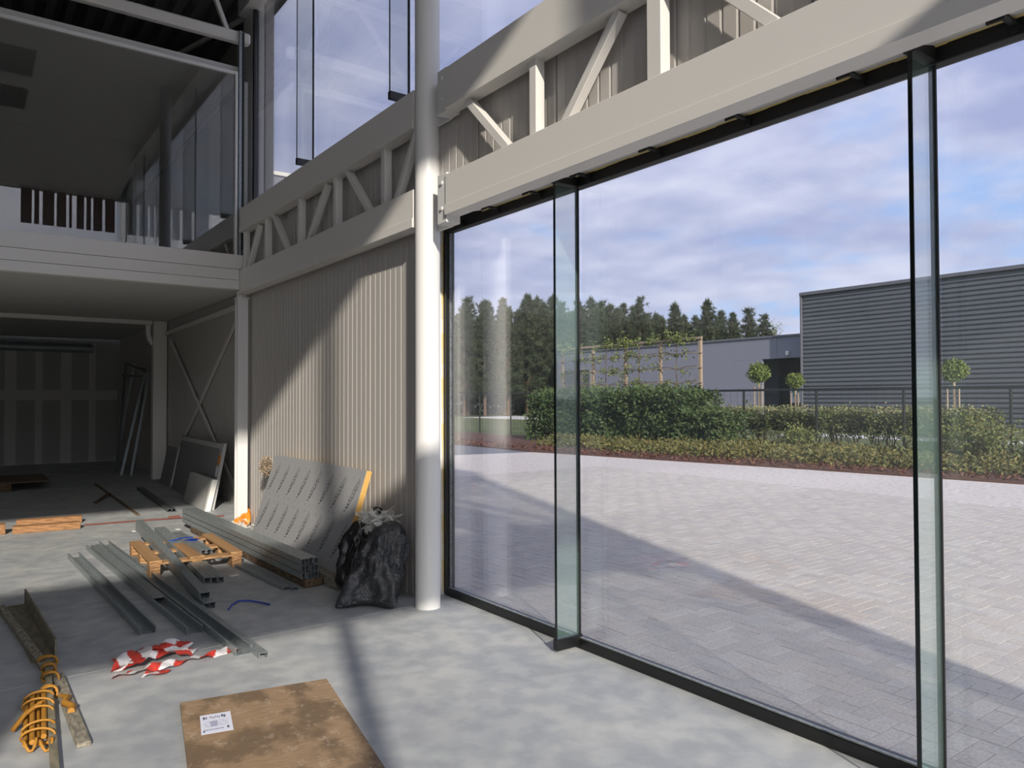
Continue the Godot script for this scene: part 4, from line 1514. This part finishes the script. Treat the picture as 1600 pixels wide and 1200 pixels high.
func build_materials_on_floor() -> void:
	var s := Shape.new()
	# insulation board leaning on the wall
	var ib := thing("insulation_board", "thick foil-faced insulation board with printed loops and a yellow edge, leaning on the wall", "board")
	var q0 := Vector3(2.645, 0.10, -8.54)
	var q1 := Vector3(2.635, 0.10, -6.135)
	var upv := Vector3(0.275, 0.875, 0.0)
	var u := (q1 - q0).normalized()
	var upn := (upv - u * upv.dot(u)).normalized()
	part("foam_core", slab_between(q0, q1, upv, 0.05, 0.0), M.insulation, ib, "yellow foam edge")
	var nrm := u.cross(upn).normalized()
	if nrm.x > 0: nrm = -nrm
	var f := Shape.new()
	var hh := upv.length()
	var a := q0 + nrm * 0.002 + u * 0.002
	var b := q1 + nrm * 0.002 - u * 0.002
	# printed skin with its own small thickness, uv across the sheet
	f.tri(a, b, b + upn * hh, Vector2(0, 1), Vector2(1, 1), Vector2(1, 0))
	f.tri(a, b + upn * hh, a + upn * hh, Vector2(0, 1), Vector2(1, 0), Vector2(0, 0))
	if (b - a).cross(upn).dot(nrm) < 0:
		f = Shape.new()
		f.tri(b, a, a + upn * hh, Vector2(1, 1), Vector2(0, 1), Vector2(0, 0))
		f.tri(b, a + upn * hh, b + upn * hh, Vector2(1, 1), Vector2(0, 0), Vector2(1, 0))
	var edge := nrm * -0.003
	f.quad(a + upn * hh, b + upn * hh, b + upn * hh + edge, a + upn * hh + edge)
	f.quad(b, b + edge, b + upn * hh + edge, b + upn * hh)
	f.quad(a + edge, a, a + upn * hh, a + upn * hh + edge)
	var pm := mat("printed_foil", Color.WHITE, 0.5, 0.1)
	pm.albedo_texture = print_image()
	pm.cull_mode = BaseMaterial3D.CULL_DISABLED
	part("printed_foil", f, pm, ib, "grey foil printed with black loops")
	# piece of loose wool on the board's far corner
	s = Shape.new()
	s.colored = true
	for i in 900:
		var d := rand_dir()
		s.tint = Color(0.42, 0.33, 0.24) * rng.randf_range(0.6, 1.1)
		var at := Vector3(2.86, 0.84, -8.70) + Vector3(d.x * 0.06, d.y * 0.11, d.z * 0.07) * rng.randf_range(0.3, 1.0)
		s.leaf(at, rand_dir(), rand_dir(), 0.05, 0.012)
	tag(part("wool_tuft", s, M.leaves, self), "frayed tan insulation tuft on the upper left corner of the leaning board", "tuft")
	# profiles lying in the middle of the floor
	stud("metal_profile", "galvanised channel lying open side up, leftmost of the floor profiles", Vector3(0.95, 0.001, -8.85), Vector3(1.055, 0.001, -5.66), 0.105, 0.05, true, M.zinc)
	stud("metal_profile", "galvanised channel second from left with a shorter one lying in it", Vector3(1.16, 0.001, -9.25), Vector3(1.315, 0.001, -5.47), 0.105, 0.05, true, M.zinc)
	stud("metal_profile", "short galvanised channel lying inside the second channel from the left", Vector3(1.19, 0.0055, -9.2), Vector3(1.285, 0.0055, -6.45), 0.092, 0.045, false, M.zinc)
	stud("metal_profile", "longest galvanised channel on the floor, its end beside the barrier tape", Vector3(1.30, 0.001, -9.4), Vector3(1.455, 0.001, -4.84), 0.10, 0.05, true, M.zinc)
	stud("metal_profile", "narrow galvanised strip channel lying along the longest channel", Vector3(1.41, 0.001, -8.4), Vector3(1.535, 0.001, -4.70), 0.055, 0.035, false, M.zinc)
	# pallet
	var pl := thing("pallet", "light wooden pallet on the floor with metal profiles lying across it", "pallet", "", "", Vector3(1.82, 0, -8.03))
	pl.rotation.y = deg_to_rad(-1.5)
	for i in 3:
		for j in 3:
			s = Shape.new()
			s.box(Vector3(-0.36 + 0.36 * i, 0.062, -0.53 + 0.53 * j), Vector3(0.09, 0.08, 0.13), 0.005)
			part("block", s, M.pallet_wood, pl)
	for i in 3:
		s = Shape.new()
		s.box(Vector3(-0.36 + 0.36 * i, 0.0115, 0), Vector3(0.09, 0.021, 1.2), 0.003)
		part("bottom_slat", s, M.pallet_wood, pl)
	for j in 3:
		s = Shape.new()
		s.box(Vector3(0, 0.1135, -0.53 + 0.53 * j), Vector3(0.82, 0.021, 0.13), 0.003)
		part("cross_slat", s, M.pallet_wood, pl)
	for i in 3:
		s = Shape.new()
		s.box(Vector3(-0.355 + 0.355 * i, 0.1355, 0), Vector3(0.11 if i != 1 else 0.13, 0.021, 1.2), 0.003)
		part("top_slat", s, M.pallet_wood, pl)
	# profiles across the pallet
	stud("metal_profile", "long boxed galvanised profile lying across the pallet, upper one of two", Vector3(1.655, 0.196, -9.40), Vector3(1.555, 0.055, -6.17), 0.075, 0.05, false, M.zinc)
	stud("metal_profile", "long boxed galvanised profile lying across the pallet, lower one of two", Vector3(1.655, 0.146, -9.38), Vector3(1.560, 0.004, -6.05), 0.085, 0.048, false, M.zinc)
	var tri := "galvanised profile of the flat trio sloping from the pallet to the floor"
	for i in 3:
		stud("metal_profile", tri + [", left one", ", middle one", ", right one"][i], Vector3(1.77 + 0.026 * i, 0.152, -9.05), Vector3(1.757 + 0.053 * i, 0.004, -6.90 + 0.02 * i), 0.05, 0.05, false, M.zinc, "flat trio of profiles on the pallet")
	for i in 2:
		stud("metal_profile", ["short profile with a blue strap lying on the pallet, left one of two", "short profile with a blue strap lying on the pallet, right one of two"][i], Vector3(1.87 + 0.055 * i, 0.148, -8.72), Vector3(1.875 + 0.055 * i, 0.148, -7.50), 0.05, 0.035, false, M.zinc, "short profiles tied with a blue strap")
	s = Shape.new()
	s.box(Vector3(1.90, 0.1845, -8.28), Vector3(0.13, 0.003, 0.05), 0.0)
	s.box(Vector3(1.92, 0.187, -8.10), Vector3(0.10, 0.003, 0.12), 0.0, Basis(Vector3.UP, 0.7))
	s.tube([Vector3(1.85, 0.186, -8.28), Vector3(1.80, 0.165, -8.33), Vector3(1.745, 0.152, -8.36)], 0.006, 6)
	tag(part("strap", s, M.blue_plastic, self), "bright blue plastic strap round the short profiles on the pallet", "strap")
	# stacked bundle along the wall
	for y in 3:
		for i in 4:
			var o := stud("metal_profile", ["bottom", "middle", "top"][y] + " row galvanised profile of the three-high stack, " + ["on its left edge", "second from its left edge", "second from its right edge", "on its right edge"][i], Vector3(2.285 + 0.037 * i, 0.073 + 0.061 * y, -10.1), Vector3(2.37 + 0.037 * i + 0.006 * (2 - y), 0.073 + 0.061 * y, -6.26 + 0.012 * ((i * 7 + y * 5) % 4)), 0.0355, 0.052, false, M.zinc, "stacked galvanised profiles")
	s = Shape.new()
	s.bar(Vector3(2.35, 0.036, -9.7), Vector3(2.46, 0.036, -6.22), 0.16, 0.07, 0.008)
	tag(part("timber_beam", s, M.brown_timber, self), "weathered brown timber under the three-high stack of profiles", "timber")
	s = Shape.new()
	s.bar(Vector3(2.63, 0.049, -8.9), Vector3(2.645, 0.049, -5.98), 0.17, 0.097, 0.01)
	tag(part("timber_beam", s, M.grey_timber, self), "stained grey timber between the stack and the insulation board", "timber")
	for i in 2:
		stud("metal_profile", ["flat galvanised profile left of the stack, the nearer of a pair", "flat galvanised profile left of the stack, the one touching the timber"][i], Vector3(2.115 + 0.062 * i, 0.001, -8.3), Vector3(2.235 + 0.058 * i, 0.001, -6.26 + 0.05 * i), 0.056, 0.028, false, M.zinc, "flat pair of profiles")
	for i in 2:
		stud("metal_profile", ["dark profile lying against the wall behind the insulation board, lower one", "dark profile lying against the wall behind the insulation board, upper one"][i], Vector3(2.86 + 0.03 * i, 0.002 + 0.07 * i, -8.6), Vector3(2.84 + 0.03 * i, 0.002 + 0.07 * i, -6.15), 0.10, 0.065, false, M.zinc_dark)
	# bags
	var bump := FastNoiseLite.new()
	bump.seed = 17
	bump.frequency = 1.0
	bump.fractal_octaves = 3
	var b1 := thing("rubbish_bag", "full grey-black rubbish bag with creased plastic beside the round column", "bag", "", "", Vector3(2.66, 0, -5.50))
	part("body", bag_shape(0.215, 0.62, Vector3(0.13, 0, 0.02), bump, 0.0, [Vector3(-0.42, 0.0, 0.05), Vector3(0.02, 0.0, 0.40)]), M.bag_black, b1)
	var b2 := thing("rubbish_bag", "darker black rubbish bag half hidden behind the creased one", "bag", "", "", Vector3(2.70, 0, -5.90))
	part("body", bag_shape(0.19, 0.58, Vector3(0.07, 0, 0.0), bump, 4.0, []), M.bag_dark, b2)
	var b3 := thing("plastic_film", "crumpled clear plastic film on top of the rubbish bags", "film", "", "", Vector3(2.79, 0.56, -5.68))
	s = Shape.new()
	for i in 260:
		var at := Vector3(clampf(rng.randfn(0, 0.055), -0.12, 0.08), absf(rng.randfn(0, 0.06)), rng.randfn(0, 0.08))
		var d := rand_dir()
		s.leaf(at, d, d.cross(rand_dir()).normalized(), rng.randf_range(0.05, 0.13), rng.randf_range(0.02, 0.05))
	part("sheet", s, M.film, b3)
	s = Shape.new()
	s.tube([Vector3(2.80, 0.46, -5.84), Vector3(2.90, 0.67, -5.90)], 0.04, 16, false)
	s.tube([Vector3(2.90, 0.67, -5.90), Vector3(2.80, 0.46, -5.84)], 0.035, 16, true)
	tag(part("pipe_offcut", s, M.bag_dark, self), "black pipe offcut sticking out above the rubbish bags", "pipe")
	# orange sack with a white film by the corner post
	var os := thing("orange_sack", "crumpled orange plastic sack at the foot of the slim corner post", "sack", "", "", Vector3(2.86, 0, -9.70))
	part("body", bag_shape(0.10, 0.21, Vector3(0.10, 0, -0.12), bump, 9.0, [Vector3(-0.13, 0, 0.06)]), M.orange_plastic, os)
	s = Shape.new()
	for i in 120:
		var at := Vector3(-0.04 + rng.randfn(0, 0.05), 0.01 + absf(rng.randfn(0, 0.035)), 0.14 + rng.randfn(0, 0.07))
		var d := rand_dir()
		s.leaf(at, d, d.cross(rand_dir()).normalized(), 0.06, 0.03)
	part("film", s, M.film, os)
	# blue band on the floor, white scrap
	s = Shape.new()
	s.tube([Vector3(1.665, 0.007, -5.93), Vector3(1.72, 0.012, -6.03), Vector3(1.79, 0.016, -6.10), Vector3(1.86, 0.014, -6.07), Vector3(1.93, 0.01, -5.96), Vector3(1.965, 0.007, -5.88)], 0.0065, 8)
	tag(part("cable_piece", s, M.blue_plastic, self), "curved piece of blue cable lying alone on the grey floor", "cable")
	s = Shape.new()
	s.box(Vector3(2.03, 0.006, -7.05), Vector3(0.09, 0.01, 0.04), 0.003, Basis(Vector3.UP, 0.4))
	tag(part("scrap", s, M.white_board, self), "small white scrap on the floor right of the pallet", "scrap")
	for e in [[1.73, -10.2, "tiny white scrap on the floor behind the pallet, the left one"], [2.2, -10.0, "tiny white scrap on the floor behind the pallet, nearer the stack"]]:
		s = Shape.new()
		s.box(Vector3(e[0], 0.004, e[1]), Vector3(0.06, 0.008, 0.03), 0.002, Basis(Vector3.UP, e[0]))
		tag(part("scrap", s, M.white_board, self), e[2], "scrap")

func bag_shape(r: float, h: float, lean: Vector3, bump: FastNoiseLite, sd: float, corners: Array) -> Shape:
	var s := Shape.new()
	var nu := 72
	var nv := 54
	var grid := []
	for j in nv + 1:
		var t := float(j) / nv
		var row := []
		for i in nu:
			var a := TAU * i / nu
			# slumped sack: wide low, gathered on top
			var y := h * (1.0 - cos(t * PI)) * 0.5
			var yy := y / h
			var rad := r * (sin(t * PI) ** 0.55) * (1.08 - 0.38 * yy)
			if t < 0.5: rad = r * minf(1.0, pow(sin(t * PI), 0.4)) * (1.08 - 0.38 * yy)
			var d := Vector3(cos(a), 0, sin(a))
			var p := d * rad
			var w := bump.get_noise_3d(p.x * 5.0 + sd, y * 4.0, p.z * 5.0) * 0.06
			# creases that run upwards and gather at the neck
			w += (absf(bump.get_noise_3d(cos(a) * 3.2 + sd * 2.0 + y * 1.5, y * 2.2, sin(a) * 3.2)) - 0.2) * 0.055
			w += bump.get_noise_3d(p.x * 16.0, y * 11.0 + sd, p.z * 16.0) * 0.016
			p += d * w * sin(t * PI)
			for c in corners:
				var pull := maxf(0.0, d.dot(c.normalized()))
				p += c.normalized() * (c.length() - r) * pow(pull, 9.0) * pow(maxf(0.0, 1.0 - yy * 1.25), 2.5) * (1.0 if t > 0.04 else t / 0.04)
			p += lean * yy
			p.y = maxf(0.002 + 0.004 * t, y + w * 0.2)
			row.append(p)
		grid.append(row)
	var nn := []
	for j in nv + 1:
		var row := []
		for i in nu:
			var dx: Vector3 = grid[j][(i + 1) % nu] - grid[j][(i + nu - 1) % nu]
			var dy: Vector3 = grid[mini(j + 1, nv)][i] - grid[maxi(j - 1, 0)][i]
			var m := dy.cross(dx)
			row.append(m.normalized() if m.length() > 1e-9 else (Vector3.UP if j > 2 else Vector3.DOWN))
		nn.append(row)
	for j in nv:
		for i in nu:
			var k := (i + 1) % nu
			s.tri_n(grid[j][i], grid[j + 1][k], grid[j][k], nn[j][i], nn[j + 1][k], nn[j][k])
			s.tri_n(grid[j][i], grid[j + 1][i], grid[j + 1][k], nn[j][i], nn[j + 1][i], nn[j + 1][k])
	return s

# ---------------------------------------------------------------- foreground
func ply_image() -> ImageTexture:
	var w := 512
	var h := 512
	var im := Image.create(w, h, false, Image.FORMAT_RGB8)
	var n1 := FastNoiseLite.new(); n1.seed = 51; n1.frequency = 0.006; n1.fractal_octaves = 4
	var n2 := FastNoiseLite.new(); n2.seed = 52; n2.frequency = 0.05; n2.fractal_octaves = 3
	var n3 := FastNoiseLite.new(); n3.seed = 53; n3.frequency = 0.016; n3.fractal_octaves = 5
	for y in h:
		for x in w:
			var g := n2.get_noise_2d(x * 0.25, y * 2.2) * 0.06
			var st := smoothstep(-0.12, 0.5, n1.get_noise_2d(x, y) * 1.1 + 0.10 * n3.get_noise_2d(x, y) + 0.14)
			var chalk := smoothstep(0.22, 0.42, n3.get_noise_2d(x + 300, y * 1.3)) * smoothstep(0.0, 0.3, n2.get_noise_2d(x, y) + 0.18)
			var c := Color(0.60 + g, 0.50 + g, 0.385 + g)
			c = c.lerp(Color(0.36, 0.30, 0.225), st * 0.6)
			c = c.lerp(Color(0.76, 0.72, 0.66), chalk * 0.32)
			im.set_pixel(x, y, c)
	return ImageTexture.create_from_image(im)

func sheet_image() -> ImageTexture:
	var im := Image.create(200, 160, false, Image.FORMAT_RGB8)
	im.fill(Color(0.86, 0.87, 0.92))
	var ink := Color(0.35, 0.36, 0.45)
	for e in [[18, 18, 12, 24], [34, 22, 10, 16], [136, 16, 14, 20], [152, 20, 12, 22]]: im.fill_rect(Rect2i(e[0], e[1], e[2], e[3]), ink)
	for i in 6: im.fill_rect(Rect2i(62 + i * 12, 18 + (i % 3) * 4, 6, 16), Color(0.45, 0.46, 0.54))
	for r in 5:
		for i in 14:
			if (i * 7 + r * 5) % 4 != 0: im.fill_rect(Rect2i(24 + i * 11, 60 + r * 11, 7, 4), Color(0.58, 0.59, 0.67))
	im.fill_rect(Rect2i(62, 62, 46, 46), Color(0.66, 0.67, 0.75))
	for i in 9: im.fill_rect(Rect2i(20 + i * 14, 126, 9, 9), Color(0.5, 0.51, 0.6))
	im.fill_rect(Rect2i(164, 118, 14, 18), ink)
	im.fill_rect(Rect2i(12, 134, 12, 12), ink)
	return ImageTexture.create_from_image(im)

func build_front_things() -> void:
	var s := Shape.new()
	# plywood sheet in front
	var py := thing("plywood_sheet", "worn brown plywood sheet lying in the foreground with a white paper stuck on it", "board")
	var A := Vector3(0.945, 0.018, -4.235)
	var B := Vector3(1.695, 0.018, -4.10)
	var ex := (B - A).normalized()
	var ez := Vector3(-ex.z, 0, ex.x)
	var L := A.distance_to(B)
	var W := 1.26
	var T := 0.018
	var pm := mat("plywood_top", Color.WHITE, 0.8)
	pm.albedo_texture = ply_image()
	s = Shape.new()
	s.quad(A + ez * W, B + ez * W, B, A)
	part("face_veneer", s, pm, py)
	s = Shape.new()
	s.box(A + ex * L * 0.5 + ez * W * 0.5 - Vector3(0, T * 0.5 + 0.0005, 0), Vector3(L, T - 0.001, W), 0.0, Basis(ex, Vector3.UP, ez))
	part("core", s, M.brown_timber, py)
	var sh := mat("printed_paper", Color.WHITE, 0.8)
	sh.albedo_texture = sheet_image()
	s = Shape.new()
	var c0 := Vector3(0.985, 0.0195, -3.995)
	var c1 := Vector3(1.125, 0.0195, -3.965)
	var sx := (c1 - c0)
	var sz := Vector3(-sx.z, 0, sx.x).normalized() * 0.235
	s.quad(c0 + sz, c1 + sz, c1, c0)
	s.quad(c0 + sz - Vector3(0, 0.001, 0), c1 + sz - Vector3(0, 0.001, 0), c1 + sz, c0 + sz)
	part("paper_label", s, sh, py, "white printed paper label")
	# barrier tape: crumpled bands
	s = Shape.new()
	s.colored = true
	var runs := [
		[Vector3(0.73, 0.006, -4.90), Vector3(0.80, 0.02, -4.87), Vector3(0.95, 0.03, -4.86), Vector3(1.08, 0.02, -4.90), Vector3(1.20, 0.02, -4.92), Vector3(1.30, 0.008, -4.93), Vector3(1.44, 0.012, -4.985)],
		[Vector3(0.75, 0.02, -4.97), Vector3(0.86, 0.06, -5.08), Vector3(0.98, 0.04, -5.2), Vector3(1.10, 0.05, -5.22), Vector3(1.20, 0.03, -5.12)],
		[Vector3(0.76, 0.01, -5.02), Vector3(0.84, 0.045, -4.98), Vector3(0.94, 0.075, -5.05), Vector3(1.06, 0.06, -5.12), Vector3(1.16, 0.055, -5.16)],
		[Vector3(0.80, 0.03, -5.10), Vector3(0.90, 0.05, -5.16), Vector3(1.02, 0.07, -5.10), Vector3(1.12, 0.05, -5.02), Vector3(1.17, 0.02, -4.96)],
		[Vector3(0.84, 0.05, -4.93), Vector3(0.93, 0.06, -4.99), Vector3(1.03, 0.055, -5.03), Vector3(1.13, 0.03, -5.14), Vector3(1.22, 0.012, -5.06)],
		[Vector3(0.78, 0.012, -5.13), Vector3(0.90, 0.02, -5.24), Vector3(1.02, 0.03, -5.28), Vector3(1.14, 0.025, -5.26)],
		[Vector3(0.88, 0.004, -4.83), Vector3(0.95, 0.012, -4.79), Vector3(1.0, 0.006, -4.82)],
	]
	var red := Color(0.58, 0.055, 0.04)
	var wht := Color(0.82, 0.80, 0.80)
	for ri in runs.size():
		var r: Array = runs[ri]
		var cv := Curve3D.new()
		for i in r.size():
			var tn: Vector3 = (r[mini(i + 1, r.size() - 1)] - r[maxi(i - 1, 0)]) * 0.2
			cv.add_point(r[i], -tn, tn)
		var len := cv.get_baked_length()
		var st := 0.006
		var k := int(len / st)
		var last := []
		for i in k + 1:
			var p := cv.sample_baked(i * st)
			var q := cv.sample_baked(minf(i * st + 0.01, len))
			var d := (q - p).normalized() if q.distance_to(p) > 0.0001 else Vector3(1, 0, 0)
			var flat := d.cross(Vector3.UP).normalized()
			var tw := 0.5 * sin(i * 0.105 + ri * 2.0) + (0.35 * sin(i * 0.3 + ri))
			var wdir := (flat * cos(tw) + Vector3.UP * sin(tw) * 0.55)
			var half := 0.046
			var a := p - wdir * half
			var b := p + wdir * half
			a.y = maxf(a.y, 0.003); b.y = maxf(b.y, 0.003)
			if not last.is_empty():
				# slanted red and white blocks, 9 cm each
				var steps := 7
				for m in steps:
					var t0 := float(m) / steps
					var t1 := float(m + 1) / steps
					var along := i * st + (t0 - 0.5) * 0.07
					s.tint = red if int(floor(along / 0.085 + ri * 0.5 + 50.0)) % 2 == 0 else wht
					var e0: Vector3 = last[0].lerp(last[1], t0)
					var e1: Vector3 = last[0].lerp(last[1], t1)
					s.quad(e0, a.lerp(b, t0), a.lerp(b, t1), e1)
			last = [a, b]
	tag(part("barrier_tape", s, M.tape, self), "crumpled red and white barrier tape lying on the concrete floor", "barrier tape")
	# open trough at the left edge
	var tr := thing("cable_trough", "dull olive open trough with a high right side at the left picture edge", "trough")
	s = Shape.new()
	s.bar(Vector3(0.43, 0.063, -7.06), Vector3(0.495, 0.063, -5.46), 0.012, 0.122, 0.002)
	part("side_wall", s, M.olive_profile, tr)
	s = Shape.new()
	s.bar(Vector3(0.355, 0.004, -7.06), Vector3(0.435, 0.004, -5.46), 0.14, 0.006, 0.002)
	part("base", s, M.olive_profile, tr)
	s = Shape.new()
	s.bar(Vector3(0.27, 0.02, -7.0), Vector3(0.425, 0.02, -5.25), 0.05, 0.036, 0.003)
	part("side_lath", s, M.grey_timber, tr, "grey lath along the low side")
	# laths in front of the trough
	s = Shape.new()
	s.bar(Vector3(0.445, 0.03, -5.42), Vector3(0.33, 0.016, -3.55), 0.035, 0.03, 0.003)
	tag(part("lath", s, M.olive_profile, self), "dark thin lath running to the bottom edge, tied with yellow bands", "lath")
	s = Shape.new()
	s.bar(Vector3(0.47, 0.012, -5.1), Vector3(0.478, 0.012, -4.0), 0.062, 0.022, 0.004)
	tag(part("plank_offcut", s, M.grey_timber, self), "short tan plank end lying right of the yellow straps", "plank")
	# bundle of yellow tubes and straps
	var yb := thing("strap_bundle", "bundle of yellow plastic tubes wrapped with yellow bands at lower left", "strap bundle")
	var da := Vector3(0.345, 0, -4.76)
	var db := Vector3(0.298, 0, -4.14)
	for i in 5:
		s = Shape.new()
		var o := Vector3(-0.04 + 0.024 * i, 0.02 + (0.02 if i % 2 == 1 else 0.0), 0)
		s.tube([da + o + Vector3(0, 0, -0.02 * (i % 3)), (da + db) * 0.5 + o * 1.05, db + o + Vector3(0, 0, 0.02 * ((i * 2) % 3))], 0.012, 10)
		part("tube", s, M.yellow_plastic, yb)
	for t in [0.05, 0.27, 0.5, 0.74, 0.93]:
		s = Shape.new()
		var c := da.lerp(db, t) + Vector3(0.008, 0.032, 0)
		var ring := []
		for k in 17:
			var a := TAU * k / 16.0
			ring.append(c + Vector3(0.068 * cos(a), maxf(-0.026, 0.038 * sin(a)), 0.03 * sin(a * 0.5 + t * 9.0)))
		s.tube(ring, 0.006, 6, false)
		part("band", s, M.yellow_plastic, yb)
	for e in [[0.275, -4.12], [0.335, -4.08]]:
		s = Shape.new()
		var ring := []
		for k in 15:
			var a := TAU * k / 14.0
			ring.append(Vector3(e[0] + 0.024 * cos(a), 0.028 + 0.018 * cos(a * 2.0), e[1] + 0.045 * sin(a)))
		s.tube(ring, 0.007, 6, false)
		part("loop", s, M.yellow_plastic, yb)
	s = Shape.new()
	s.tube([Vector3(0.22, 0.02, -4.36), Vector3(0.27, 0.06, -4.42), Vector3(0.345, 0.07, -4.52)], 0.011, 8)
	part("band_end", s, M.yellow_plastic, yb)
	# yellow ties along the lath
	var tn := -1
	for e in [[0.442, -5.36, 0.05], [0.436, -5.20, 0.034], [0.430, -5.04, 0.04], [0.405, -4.80, 0.036]]:
		tn += 1
		s = Shape.new()
		for w in 2:
			var ring := []
			for k in 13:
				var a := TAU * k / 12.0
				ring.append(Vector3(e[0] + e[2] * cos(a), maxf(0.007, 0.03 + 0.034 * sin(a)), e[1] + 0.03 * sin(a + w * 2.0) + 0.02 * w))
			s.tube(ring, 0.007, 6, false)
		tag(part("tie", s, M.yellow_plastic, self), ["yellow tie round the dark lath, farthest from the camera by the trough", "yellow tie round the dark lath, second one from the trough", "yellow tie round the dark lath, third one from the trough", "yellow tie round the dark lath, nearest the yellow tube bundle"][tn], "tie", "yellow ties on the lath")
	s = Shape.new()
	s.tube([Vector3(0.455, 0.012, -4.72), Vector3(0.475, 0.034, -4.62), Vector3(0.452, 0.036, -4.54), Vector3(0.485, 0.03, -4.48), Vector3(0.47, 0.03, -4.42)], 0.017, 8)
	tag(part("strap_knot", s, M.yellow_plastic, self), "bright yellow strap knot on the tan plank end", "strap")
